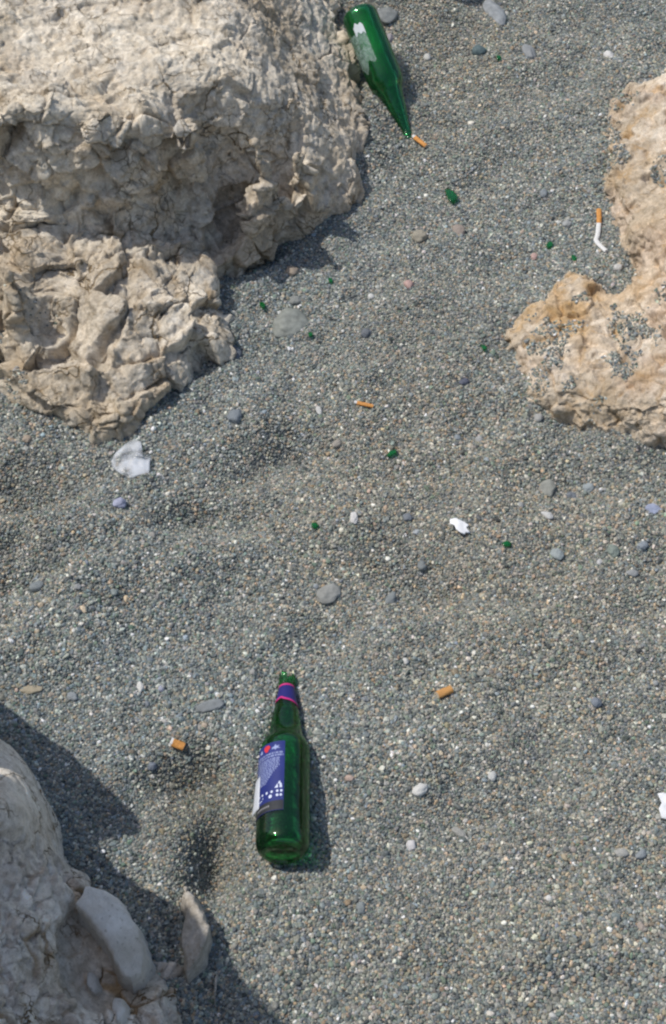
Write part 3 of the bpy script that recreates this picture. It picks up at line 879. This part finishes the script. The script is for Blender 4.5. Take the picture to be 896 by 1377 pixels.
def near_hit(u, v):
    o_ = Vector((0, 0, H)); h_ = B_near.ray_cast(o_, (P(u, v) - o_).normalized())
    return h_[0] if h_[0] is not None else P(u, v, 0.06)
def clast(pl, dz):
    """rounded stone set in the boulder: smooth dome over the plane the boulder surface follows there"""
    hs = np.array([tuple(near_hit(u, v)) for u, v in pl])
    A_ = np.c_[hs[:, 0], hs[:, 1], np.ones(len(hs))]
    k_ = np.linalg.lstsq(A_, hs[:, 2], rcond=None)[0]
    pl_z = lambda x, y: float(k_[0] * x + k_[1] * y + k_[2])
    c_ = hs.mean(0); u0 = sum(p[0] for p in pl) / len(pl); v0 = sum(p[1] for p in pl) / len(pl)
    for u, v in pl:
        for f in (0.0, 0.4, 0.75, 1.0):
            h_ = near_hit(u0 + (u - u0) * f, v0 + (v - v0) * f); k_[2] += max(0.0, h_.z - pl_z(h_.x, h_.y)) * 0.8
    ex = [(c_[0], c_[1], pl_z(c_[0], c_[1]) + dz)]
    for h_ in hs:
        for f, k in ((0.5, 0.95), (0.95, 0.55)):
            x_, y_ = c_[0] + (h_[0] - c_[0]) * f, c_[1] + (h_[1] - c_[1]) * f
            ex.append((x_, y_, pl_z(x_, y_) + dz * k))
    return make_rock("embedded_cobble", [], [], 0.007, 0.0018, disp_round, M_clast, parent=near, c=0.01, wob=0.002, world_poly=[(h_[0], h_[1]) for h_ in hs], extra=ex)
M_clast = rock_mat("pale_cobble", (0.84, 0.81, 0.77), (0.78, 0.75, 0.70), (0.76, 0.74, 0.71), (0.5, 0.4, 0.3), 0.0, crackamt=0.0, grainamt=0.4)
clast([(94, 1238), (104, 1216), (122, 1204), (150, 1198), (172, 1210), (190, 1240), (205, 1275), (215, 1305), (203, 1330), (182, 1344), (158, 1332), (143, 1298), (122, 1268)], 0.018)
clast([(142, 1350), (160, 1338), (180, 1344), (186, 1366), (170, 1392), (146, 1390)], 0.012)
clast([(104, 1300), (126, 1294), (146, 1312), (148, 1340), (126, 1352), (106, 1336)], 0.010)
clast([(84, 1228), (100, 1222), (104, 1250), (92, 1262), (82, 1248)], 0.006)
def embed(u, v, l, w, a, seed, mat, z, lift=0.0, flat=0.4):
    hit = B_near.ray_cast(Vector((0, 0, H)), (P(u, v) - Vector((0, 0, H))).normalized())
    b = hit[0] if hit[0] is not None else P(u, v, z)
    return stone("embedded_cobble", u, v, l, w, a, None, None, parent=near, mat=mat, base=b + Vector((0, 0, lift)), seed=seed, flat=flat, sink=0.5, lump=0.24, hi=True)

# ------------------------------------------------------------------ bottles
def glass_mat(name, col, dif, rough=0.03, difamt=0.12):
    m = bpy.data.materials.new(name); m.use_nodes = True; nt = m.node_tree
    nt.nodes.remove(nt.nodes['Principled BSDF']); out = nt.nodes['Material Output']
    g = nt.nodes.new('ShaderNodeBsdfGlass'); g.inputs['Color'].default_value = (*col, 1)
    g.inputs['Roughness'].default_value = rough; g.inputs['IOR'].default_value = 1.5
    tcb = nt.nodes.new('ShaderNodeTexCoord'); nbm = noisen(nt, tcb.outputs['Object'], 55, 3, 0.6)
    bmp = nt.nodes.new('ShaderNodeBump'); bmp.inputs['Strength'].default_value = 0.35; bmp.inputs['Distance'].default_value = 0.002
    nt.links.new(nbm, bmp.inputs['Height']); nt.links.new(bmp.outputs['Normal'], g.inputs['Normal'])
    d = nt.nodes.new('ShaderNodeBsdfTranslucent'); d.inputs['Color'].default_value = (*dif, 1)
    d2 = nt.nodes.new('ShaderNodeBsdfDiffuse'); d2.inputs['Color'].default_value = (*dif, 1)
    tc = nt.nodes.new('ShaderNodeTexCoord')
    nf = noisen(nt, tc.outputs['Object'], 40, 5, 0.7)
    fr = ramp(nt, [(0.4, (0, 0, 0)), (0.75, (1, 1, 1))]); nt.links.new(nf, fr.inputs[0])
    a = nt.nodes.new('ShaderNodeMixShader'); a.inputs[0].default_value = 0.5
    nt.links.new(d.outputs[0], a.inputs[1]); nt.links.new(d2.outputs[0], a.inputs[2])
    tr = nt.nodes.new('ShaderNodeBsdfTransparent'); tr.inputs['Color'].default_value = (*col, 1)
    m0 = nt.nodes.new('ShaderNodeMixShader'); m0.inputs[0].default_value = 0.35
    nt.links.new(tr.outputs[0], m0.inputs[1]); nt.links.new(g.outputs[0], m0.inputs[2])
    mx = nt.nodes.new('ShaderNodeMixShader')
    nt.links.new(mathn(nt, 'ADD', mathn(nt, 'MULTIPLY', fr.outputs[0], 0.10), difamt), mx.inputs[0])
    nt.links.new(m0.outputs[0], mx.inputs[1]); nt.links.new(a.outputs[0], mx.inputs[2])
    gl = nt.nodes.new('ShaderNodeBsdfGlossy'); gl.inputs['Roughness'].default_value = rough
    nt.links.new(bmp.outputs['Normal'], gl.inputs['Normal'])
    fz = nt.nodes.new('ShaderNodeFresnel'); fz.inputs['IOR'].default_value = 1.55
    my = nt.nodes.new('ShaderNodeMixShader'); nt.links.new(fz.outputs[0], my.inputs[0])
    nt.links.new(mx.outputs[0], my.inputs[1]); nt.links.new(gl.outputs[0], my.inputs[2])
    nt.links.new(my.outputs[0], out.inputs['Surface'])
    return m
M_green = glass_mat("green_glass", (0.26, 0.78, 0.38), (0.008, 0.14, 0.03), 0.06, 0.03)
M_green2 = glass_mat("bright_green_glass", (0.34, 0.90, 0.54), (0.012, 0.30, 0.09), 0.09, 0.08)
M_shard = glass_mat("green_shard_glass", (0.20, 0.8, 0.35), (0.015, 0.26, 0.07), 0.1, 0.40)

PROF = [(0.0, 0.0200), (0.0012, 0.0235), (0.0035, 0.0265), (0.0068, 0.0289), (0.0105, 0.0301), (0.0145, 0.0305), (0.03, 0.0305), (0.06, 0.0303), (0.09, 0.0303), (0.115, 0.0305), (0.126, 0.0302),
        (0.134, 0.0290), (0.140, 0.0262), (0.146, 0.0228), (0.153, 0.0203), (0.164, 0.0184), (0.178, 0.0168), (0.192, 0.0136), (0.205, 0.0112), (0.216, 0.0094),
        (0.222, 0.0090), (0.2225, 0.0101), (0.227, 0.0102), (0.2275, 0.0091), (0.231, 0.0093), (0.2315, 0.0099), (0.236, 0.0097), (0.238, 0.0086)]
def prof_r(s):
    return float(np.interp(s, [p[0] for p in PROF], [p[1] for p in PROF]))

def catmull(pr, n=4):
    out = []
    for i in range(len(pr) - 1):
        for k in range(n):
            t = k / n
            out.append((pr[i][0] * (1 - t) + pr[i + 1][0] * t, pr[i][1] * (1 - t) + pr[i + 1][1] * t))
    out.append(pr[-1])
    sm = [out[0]] + [((out[i-1][0] + 2*out[i][0] + out[i+1][0]) / 4, (out[i-1][1] + 2*out[i][1] + out[i+1][1]) / 4) for i in range(1, len(out) - 1)] + [out[-1]]
    return sm

def bottle_mesh(broken):
    """axis along +Z local, base at 0; outer wall, lip and inner wall in one closed surface"""
    outer = [(0.006, 0.0), (0.004, 0.012), (0.0008, 0.019)] + catmull(PROF, 3)
    inner = [(s, max(r - 0.0028, 0.0058)) for s, r in catmull([p for p in PROF if 0.006 <= p[0] <= 0.2225], 3)]
    inner = [(0.237, 0.0066)] + [(0.230, 0.0062)] + inner[::-1] + [(0.0058, 0.020), (0.0095, 0.0)]
    pr = outer + inner; n = 72; V = []; F = []
    for s, r in pr:
        for k in range(n):
            a = 2 * PI * k / n
            ss = s; rr = r
            if broken and s > 0.2215:
                j = 0.0085 * max(0, math.sin(a * 2 + 0.6)) + 0.004 * max(0, math.sin(a * 5 + 1)) + 0.002 * math.sin(a * 11)
                ss = s - j * (s - 0.2215) / 0.0165
                rr = r * (1 + 0.06 * math.sin(a * 7 + s * 900))
            V.append((rr * math.cos(a), rr * math.sin(a), ss))
    for i in range(len(pr) - 1):
        for k in range(n):
            F.append((i * n + k, i * n + (k + 1) % n, (i + 1) * n + (k + 1) % n, (i + 1) * n + k))
    return mesh_from("glass", V, F)

def wrap_mesh(name, s0, s1, a0, a1, off=0.0004, ns=24, na=32, thick=0.00012, edge=None):
    """sheet wrapped on the bottle between heights s0..s1 and angles a0..a1"""
    V = []; F = []
    for side in (0, 1):
        for i in range(ns + 1):
            s = s0 + (s1 - s0) * i / ns
            for k in range(na + 1):
                a = a0 + (a1 - a0) * k / na
                ss = s
                if edge: ss = edge(s, a, i / ns, k / na)
                r = prof_r(ss) + off - side * thick
                V.append((r * math.cos(a), r * math.sin(a), ss))
    m = (ns + 1) * (na + 1)
    for i in range(ns):
        for k in range(na):
            q = (i * (na + 1) + k, i * (na + 1) + k + 1, (i + 1) * (na + 1) + k + 1, (i + 1) * (na + 1) + k)
            F.append(q); F.append(tuple(m + x for x in q[::-1]))
    return mesh_from(name, V, F)

def wrap_shapes(name, polys, off=0.0006):
    """flat shapes given as (angle, height) outlines wrapped on the bottle"""
    V = []; F = []
    for pl in polys:
        b = len(V)
        for a, s in pl:
            r = prof_r(s) + off
            V.append((r * math.cos(a), r * math.sin(a), s))
        F.append(tuple(range(b, b + len(pl))))
    return mesh_from(name, V, F)

M_blue = simple_mat("blue_label_paper", (0.016, 0.028, 0.18), 0.45, 0.18, 60)
M_navy = simple_mat("navy_foil", (0.022, 0.020, 0.16), 0.4, 0.12, 60)
M_text = simple_mat("pale_blue_print", (0.30, 0.36, 0.62), 0.5, 0.1, 200)
M_icon = simple_mat("white_print", (0.62, 0.68, 0.85), 0.5, 0.05, 200)
M_red = simple_mat("red_print", (0.62, 0.035, 0.05), 0.5, 0.1, 200)
M_mag = simple_mat("magenta_print", (0.55, 0.03, 0.20), 0.45, 0.1, 200)
M_dark = simple_mat("dark_print_band", (0.025, 0.028, 0.035), 0.5, 0.2, 150)
M_silver = simple_mat("silver_label_back", (0.62, 0.66, 0.74), 0.4, 0.1, 90)
M_wet = simple_mat("worn_grey_label", (0.20, 0.30, 0.26), 0.6, 0.5, 160)
M_lw = simple_mat("white_label_paper", (0.60, 0.66, 0.68), 0.6, 0.1, 120)

def bottle_root(name, base_pt, mouth_dir, up_hint):
    """local +Z = bottle axis, local +X = side turned up"""
    o = bpy.data.objects.new(name, None); COL.objects.link(o); o.empty_display_size = 0.05
    z = mouth_dir.normalized(); x = (up_hint - z * up_hint.dot(z)).normalized(); y = z.cross(x)
    o.matrix_world = Matrix(((x.x, y.x, z.x, base_pt.x), (x.y, y.y, z.y, base_pt.y), (x.z, y.z, z.z, base_pt.z), (0, 0, 0, 1)))
    return o

# near bottle: base towards the camera, mouth away
gb = G(381, 1168)
base_c = Vector((gb.x, gb.y + 0.002, gb.z + 0.0345))
gm_ = G(386, 905)
mouth_c = Vector((gm_.x + 0.0005, base_c.y + 0.237, float(ground_z(gm_.x, gm_.y)[0]) + 0.006))
nb = bottle_root("glass_bottle", base_c, mouth_c - base_c, Vector((0, -0.2, 1)))
nb.scale = (1, 1, 1.06)
tag(nb, "green glass bottle with blue label and chipped mouth, lying in the lower middle", "bottle")
link("glass", bottle_mesh(True), M_green, nb)
# in this frame: angle 0 = up, angle -90 deg -> which way? y = z x x ; z ~ +Y world, x ~ +Z -> y = +X world (right)
AR = math.radians
la0, la1 = AR(-98), AR(2)
lab = link("label", wrap_mesh("label", 0.036, 0.124, la0, la1), M_blue, nb)
link("label_band", wrap_mesh("label_band", 0.0365, 0.048, la0 + .01, la1 - .01, 0.0006, 6, 24), M_dark, lab)
def T(fx, fy):
    """label coordinates 0..1 across (left to right), 0..1 up -> angle, height"""
    return (la0 + (la1 - la0) * (0.22 + 0.78 * fx), 0.049 + (0.1225 - 0.049) * fy)
rt = random.Random(5)
polys = []
yy = 0.80
row = 0
while yy > 0.30:
    big_row = row in (0, 1)
    hgt_ = 0.034 if big_row else 0.025
    x0 = 0.16; x0 = 0.03; x1 = 0.95 if big_row else (0.85 if row < 7 else 0.85 - 0.045 * (row - 6))
    xx = x0
    while xx < x1:
        wd = rt.uniform(0.03, 0.12)
        e = min(xx + wd, x1)
        k = 0
        while xx < e - 0.006:          # letters of a word
            lw = rt.uniform(0.012, 0.022)
            polys.append([T(xx, yy), T(xx + lw, yy), T(xx + lw, yy + hgt_ * rt.uniform(.75, 1)), T(xx, yy + hgt_)])
            xx += lw + 0.007
        xx += 0.02
    yy -= 0.045 if big_row else 0.031
    row += 1
polys.append([T(0.18, 0.815 + .02), T(0.6, 0.85 + .02), T(0.6, 0.858 + .02), T(0.18, 0.823 + .02)])
link("small_print", wrap_shapes("small_print", polys), M_text, lab)
ic = []
def ell(cx, cy, rx, ry, n=14): return [T(cx + rx * math.cos(t * 2 * PI / n), cy + ry * math.sin(t * 2 * PI / n)) for t in range(n)]
ic.append([T(0.74, 0.20), T(0.84, 0.20), T(0.82, 0.27)]); ic.append([T(0.88, 0.20), T(0.95, 0.20), T(0.93, 0.275), T(0.88, 0.285)]); ic.append([T(0.83, 0.265), T(0.88, 0.265), T(0.90, 0.31), T(0.86, 0.31)])
for cx in (0.2, 0.34, 0.5, 0.66, 0.82, 0.93):
    ic.append(ell(cx, 0.145, 0.035, 0.018 + 0.004 * (cx > .4)))
ic.append([T(0.16, 0.06), T(0.38, 0.075), T(0.38, 0.095), T(0.16, 0.08)]); ic.append([T(0.2, 0.04), T(0.34, 0.05), T(0.34, 0.065), T(0.2, 0.055)])
ic.append(ell(0.62, 0.07, 0.05, 0.030)); ic.append(ell(0.82, 0.075, 0.04, 0.022)); ic.append(ell(0.92, 0.075, 0.035, 0.022))
ic.append([T(0.06, 0.004), T(0.95, 0.022), T(0.95, 0.031), T(0.06, 0.012)])
link("symbols", wrap_shapes("symbols", ic), M_icon, lab)
link("emblem", wrap_shapes("emblem", [ell(0.46, 0.935, 0.11, 0.048), [T(.38, .90), T(.52, .90), T(.50, .865), T(.42, .865)]], 0.0007), M_red, lab)
link("emblem_leaves", wrap_shapes("emblem_leaves", [
    [T(.63, .92), T(.69, .93), T(.73, .97), T(.76, .935), T(.86, .945), T(.80, .915), T(.88, .89), T(.77, .895), T(.73, .865), T(.69, .895), T(.62, .885)],
    [T(.28, .93), T(.22, .955), T(.20, .925), T(.12, .92), T(.2, .90), T(.16, .875), T(.26, .885), T(.29, .87)]]), M_text, lab)
# grey lettering on the dark band
bt = []
for k in range(9):
    a_ = la0 + (la1 - la0) * (0.30 + k * 0.045); bt.append([(a_, 0.041), (a_ + 0.045, 0.0412), (a_ + 0.045, 0.0435), (a_, 0.0433)])
link("band_print", wrap_shapes("band_print", bt, 0.0008), simple_mat("grey_print", (0.3, 0.3, 0.32), .5), lab)
# neck label with two magenta edges
nl = link("neck_label", wrap_mesh("neck_label", 0.192, 0.2175, AR(-180), AR(180), 0.0003, 10, 60,
        edge=lambda s, a, fi, fk: s + (1 - fi) * (0.0035 * math.cos(a + 1.0) + 0.0022 * math.exp(-((a + .5) / .25) ** 2))), M_navy, nb)
for s0, s1, ed in ((0.2155, 0.2180, 0), (0.1900, 0.1930, 1)):
    link("neck_stripe", wrap_mesh("neck_stripe", s0, s1, AR(-180), AR(180), 0.0006, 3, 60,
        edge=(lambda s, a, fi, fk: s + 0.0035 * math.cos(a + 1.0) + 0.0022 * math.exp(-((a + .5) / .25) ** 2)) if ed else None), M_mag, nl)
# loosened edge of the front label curling away from the glass on the left
V = []; F = []
for i in range(13):
    s = 0.046 + 0.042 * i / 12
    for k in range(7):
        t = k / 6
        a = AR(-60) - t * AR(38)
        curl = 0.0009 + 0.0050 * t ** 1.5 * (1 - 0.55 * i / 12)
        r = prof_r(s) + curl
        V.append((r * math.cos(a), r * math.sin(a), s + 0.002 * math.sin(i)))
for i in range(12):
    for k in range(6):
        F.append((i * 7 + k, i * 7 + k + 1, (i + 1) * 7 + k + 1, (i + 1) * 7 + k))
pe = link("peeling_label", mesh_from("peeling_label", V, F), M_silver, nb)
sm_ = pe.modifiers.new("thick", 'SOLIDIFY'); sm_.thickness = 0.0002

# far bottle: base up and away, leaning on the boulder, neck run into the sand
fb_mouth = G(552, 185); fb_mouth.z -= 0.009
best = None
for zb in np.arange(0.02, 0.20, 0.001):
    q_ = P(481, 14, zb)
    e_ = abs((fb_mouth - q_).length - 0.245)
    if best is None or e_ < best[0]: best = (e_, q_, zb)
fb_base = best[1]
print("far bottle base z", best[2], "err", best[0], "ground", float(ground_z(fb_base.x, fb_base.y)[0]), "mouth", tuple(fb_mouth), "base", tuple(fb_base))
d = fb_mouth - fb_base
fb = bottle_root("glass_bottle", fb_base, d, Vector((0, 0, 1)))
fb.scale = (1, 1, d.length / 0.238)
tag(fb, "bright green bottle with a worn pale label leaning base up beside the big boulder", "bottle")
link("glass", bottle_mesh(False), M_green2, fb)
rg = random.Random(3)
wl = wrap_mesh("worn_label", 0.045, 0.108, AR(24), AR(98), 0.0004, 26, 26,
    edge=lambda s, a, fi, fk: s + 0.006 * math.sin(a * 9 + fi * 3) * (fi) - 0.012 * fi * max(0, math.sin(a * 3.0)))
link("worn_label", wl, None, fb)
m, nt, b = new_mat("see_through_worn_label")
tcx = nt.nodes.new('ShaderNodeTexCoord'); nn_ = noisen(nt, tcx.outputs['Object'], 150, 6, .7)
rr_ = ramp(nt, [(0.40, (0.0, 0, 0)), (0.60, (1, 1, 1))]); nt.links.new(nn_, rr_.inputs[0])
b.inputs['Base Color'].default_value = (0.34, 0.47, 0.42, 1); b.inputs['Roughness'].default_value = .6
nt.links.new(mathn(nt, 'ADD', mathn(nt, 'MULTIPLY', rr_.outputs[0], .35), .10), b.inputs['Alpha'])
wl.materials.append(m)
link("label_scrap", wrap_mesh("label_scrap", 0.034, 0.050, AR(24), AR(58), 0.0007, 8, 16,
    edge=lambda s, a, fi, fk: s + 0.003 * math.sin(a * 6) + 0.002 * math.sin(a * 21)), M_lw, fb)

# ------------------------------------------------------------------ cigarette butts
M_cork = simple_mat("cork_tip_paper", (0.58, 0.27, 0.075), 0.8, 0.3, 330, 0.3)
M_cork2 = simple_mat("faded_tip_paper", (0.52, 0.27, 0.09), 0.75, 0.16, 500, 0.15)
M_paper = simple_mat("cigarette_paper", (0.66, 0.66, 0.65), 0.85, 0.12, 260, 0.3)
M_filt = simple_mat("filter_fibre", (0.55, 0.47, 0.36), 0.9, 0.15, 900, 0.3)
M_ash = simple_mat("burnt_tip", (0.05, 0.045, 0.04), 0.95, 0.3, 900, 0.3)

def tube(name, path, r, mat, parent, squash=0.74, n=20, r2=None, crease=0.11):
    V = []; F = []; m = len(path)
    for i, p in enumerate(path):
        a = path[min(i + 1, m - 1)] - path[max(i - 1, 0)]; a.normalize()
        up = Vector((0, 0, 1)); side = a.cross(up).normalized(); up2 = side.cross(a)
        rr = r if r2 is None else r + (r2 - r) * i / (m - 1)
        for k in range(n):
            t = 2 * PI * k / n
            w = 1 + crease * math.sin(t * 3 + i * 0.7) * math.sin(i * 1.3)
            V.append(p + side * (rr * w * math.cos(t)) + up2 * (rr * squash * w * math.sin(t)))
    for i in range(m - 1):
        for k in range(n):
            F.append((i * n + k, i * n + (k + 1) % n, (i + 1) * n + (k + 1) % n, (i + 1) * n + k))
    F.append(tuple(range(n))[::-1]); F.append(tuple((m - 1) * n + k for k in range(n)))
    o = link(name, mesh_from(name, V, F), mat, parent)
    try:
        o.data.set_sharp_from_angle(angle=AR(50))
    except Exception: pass
    return o

def butt(p0, p1, frac, label, cork=None, r=0.0040, paper_path=None, lift=None):
    """p0: mouth end pixel, p1: where the tip paper ends; frac: extra white paper"""
    a = G(*p0); b = G(*p1)
    root = bpy.data.objects.new("cigarette_butt", None); COL.objects.link(root); root.location = a; root.empty_display_size = .01
    tag(root, label, "cigarette butt", "cigarette butts dropped on the gravel")
    up = Vector((0, 0, r * 0.85 + 0.0015))
    A = up.copy(); B = (b - a) + up
    n = 7
    tube("filter", [A + (B - A) * (i / n) for i in range(n + 1)], r, cork or M_cork, root)
    dirn = (B - A).normalized()
    tube("filter_end", [A - dirn * 0.0003, A + dirn * 0.0004], r * 0.9, M_filt, root, crease=0)
    if paper_path:
        pts_ = [B - dirn * 0.001] + [G(u, v) - a + up for u, v in paper_path]
        dense = []
        for i in range(len(pts_) - 1):
            for k in range(3): dense.append(pts_[i].lerp(pts_[i + 1], k / 3))
        dense.append(pts_[-1])
        tube("paper", dense, r * 0.96, M_paper, root, squash=0.62, crease=0.10)
    elif frac:
        C_ = B + dirn * frac
        tube("paper", [B - dirn * 0.0004, B + dirn * frac * .5, C_], r * 0.97, M_paper, root, r2=r * 0.85)
        tube("burnt_end", [C_ - dirn * 0.0002, C_ + dirn * 0.0008], r * 0.7, M_ash, root, crease=0)
    return root
butt((573, 200), (558, 188), 0.005, "orange cigarette butt with white end just past the far bottle's neck")
butt((805, 285), (805, 304), 0, "bent cigarette with orange filter and white paper beside the right boulder", cork=M_cork,
     paper_path=[(804, 312), (803, 320), (801, 326), (804, 331), (809, 336), (815, 341)])
butt((502, 549), (480, 544), 0.004, "thin orange cigarette butt with white tip in the upper middle of the sand", r=0.0030)
butt((588, 938), (607, 930), 0, "short tan cigarette filter without paper, right of the near bottle's mouth", cork=M_cork2, r=0.0052)
butt((248, 1008), (233, 1001), 0.003, "stubby orange cigarette butt with white end left of the near bottle", r=0.0052)

# ------------------------------------------------------------------ glass shards, plastic, paper
def slab(name, outline_px, thick, mat, lift=0.003, dome=0.0, tilt=(0, 0), subdiv=4, noise_amp=0.0, seed=0, holes=None, zoff=None):
    """thin piece whose outline is given in photo pixels, lying on the beach"""
    c = np.mean(np.array(outline_px, float), axis=0); o3 = G(*c)
    pts_ = []
    for u, v in outline_px:
        p = P(u, v, o3.z + lift); pts_.append((p.x - o3.x, p.y - o3.y))
    import bmesh
    bm = bmesh.new(); vs = [bm.verts.new((x, y, 0)) for x, y in pts_]
    cx = sum(p[0] for p in pts_) / len(pts_); cy = sum(p[1] for p in pts_) / len(pts_)
    rings = subdiv; prev = vs
    for k in range(1, rings):
        f = 1 - k / rings
        cur = [bm.verts.new((cx + (x - cx) * f, cy + (y - cy) * f, 0)) for x, y in pts_]
        for i in range(len(vs)):
            j = (i + 1) % len(vs); bm.faces.new((prev[i], prev[j], cur[j], cur[i]))
        prev = cur
    cv = bm.verts.new((cx, cy, 0))
    for i in range(len(vs)): bm.faces.new((prev[i], prev[(i + 1) % len(vs)], cv))
    R = max(math.hypot(x, y) for x, y in pts_)
    for v_ in bm.verts:
        x, y = v_.co.x, v_.co.y
        z = dome * (1 - (x * x + y * y) / (R * R)) + tilt[0] * x + tilt[1] * y
        if noise_amp:
            z += noise_amp * float(noise(np.array([[x * 90 + seed, y * 90, seed]]), seed)[0])
        v_.co.z = z
    bmesh.ops.recalc_face_normals(bm, faces=bm.faces)
    me = bpy.data.meshes.new(name); bm.to_mesh(me); bm.free()
    o = link(name, me, mat); o.location = o3 + Vector((0, 0, lift))
    s = o.modifiers.new("thick", 'SOLIDIFY'); s.thickness = thick; s.offset = 0
    return o

SH = [
 ([(598, 255), (604, 253), (611, 259), (616, 267), (609, 275), (603, 270)], "large bright green glass shard in the upper right of the sand"),
 ([(667, 76), (673, 75), (674, 80), (668, 81)], "small dark green shard near the top, right of the dark slate pebble"),
 ([(348, 406), (355, 407), (358, 413), (354, 417), (349, 412)], "small green shard left of the greenish flat stone"),
 ([(519, 614), (524, 607), (534, 604), (535, 609), (527, 613), (521, 616)], "dark green glass sliver alone in mid sand below the thin butt"),
 ([(419, 704), (426, 703), (430, 708), (424, 712), (418, 709)], "green shard left of the oval white pebble"),
 ([(674, 731), (682, 727), (689, 731), (686, 736), (677, 735)], "green shard left of the pale blue pebble on the right"),
 ([(733, 331), (739, 324), (745, 326), (743, 333), (736, 336)], "dark green shard left of the bent cigarette's bend"),
 ([(768, 342), (774, 344), (776, 352), (771, 354), (768, 348)], "narrow green shard left of the bent cigarette's lower end"),
 ([(645, 464), (652, 465), (656, 470), (650, 472)], "tiny green shard left of the right boulder's pointed lobe"),
 ([(441, 374), (447, 375), (448, 381), (442, 381)], "tiny green shard right of the tan pebble near the big boulder"),
 ([(414, 449), (420, 447), (421, 452), (415, 454)], "tiny green shard at the right of the greenish flat stone"),
]
for i, (ol, lab_) in enumerate(SH):
    if i:
        mu_ = sum(p[0] for p in ol) / len(ol); mv_ = sum(p[1] for p in ol) / len(ol)
        ol = [(mu_ + (u - mu_) * 0.85, mv_ + (v - mv_) * 0.85) for u, v in ol]
    o = slab("glass_shard", ol, 0.0025, M_shard, 0.0035, 0.0012, (0.08 * math.sin(i), -0.12), 3, 0, i)
    tag(o, lab_, "glass shard", "green glass shards in the gravel")

# clear plastic scrap
m = bpy.data.materials.new("cloudy_plastic"); m.use_nodes = True; nt = m.node_tree; b = nt.nodes['Principled BSDF']
b.inputs['Base Color'].default_value = (0.80, 0.84, 0.90, 1); b.inputs['Roughness'].default_value = 0.07
b.inputs['Specular IOR Level'].default_value = 0.8; b.inputs['Coat Weight'].default_value = 0.6
tcx = nt.nodes.new('ShaderNodeTexCoord'); nz_ = noisen(nt, tcx.outputs['Object'], 35, 3, .5)
rr_ = ramp(nt, [(0.38, (.10, .10, .10)), (0.58, (0.58, 0.58, 0.58))]); nt.links.new(nz_, rr_.inputs[0]); nt.links.new(rr_.outputs[0], b.inputs['Alpha'])
o = slab("plastic_scrap", [(181, 590), (190, 596), (192, 606), (193, 612), (193, 620), (199, 622), (204, 616), (202, 632), (201, 643), (190, 641), (176, 646), (164, 640), (151, 630), (150, 621), (156, 611), (168, 599)],
         0.0006, m, 0.006, 0.009, (0.05, -0.05), 9, 0.0042, 3)
tag(o, "crumpled cloudy clear plastic scrap below the big boulder", "plastic scrap")

M_tissue = simple_mat("white_paper", (0.80, 0.81, 0.83), 0.8, 0.03, 200, 0.2)
o = slab("paper_scrap", [(605, 699), (613, 698), (616, 700), (624, 702), (631, 707), (627, 711), (633, 717), (626, 717), (625, 720), (619, 718), (613, 714), (611, 709), (605, 706)], 0.0006, M_tissue, 0.005, 0.004, (-.1, -.1), 5, 0.0025, 5)
tag(o, "small torn white paper scrap in the middle right of the sand", "paper scrap")
o = slab("paper_scrap", [(884, 1068), (892, 1066), (912, 1072), (920, 1094), (900, 1104), (889, 1101), (885, 1090), (889, 1082)], 0.0006, M_tissue, 0.006, 0.004, (-.1, -.1), 6, 0.004, 8)
tag(o, "ragged white paper scrap cut off by the right edge", "paper scrap")

# default render settings
scene.render.engine = 'CYCLES'
scene.cycles.filter_width = 2.3
scene.cycles.caustics_refractive = True
scene.cycles.max_bounces = 10
scene.cycles.transmission_bounces = 10
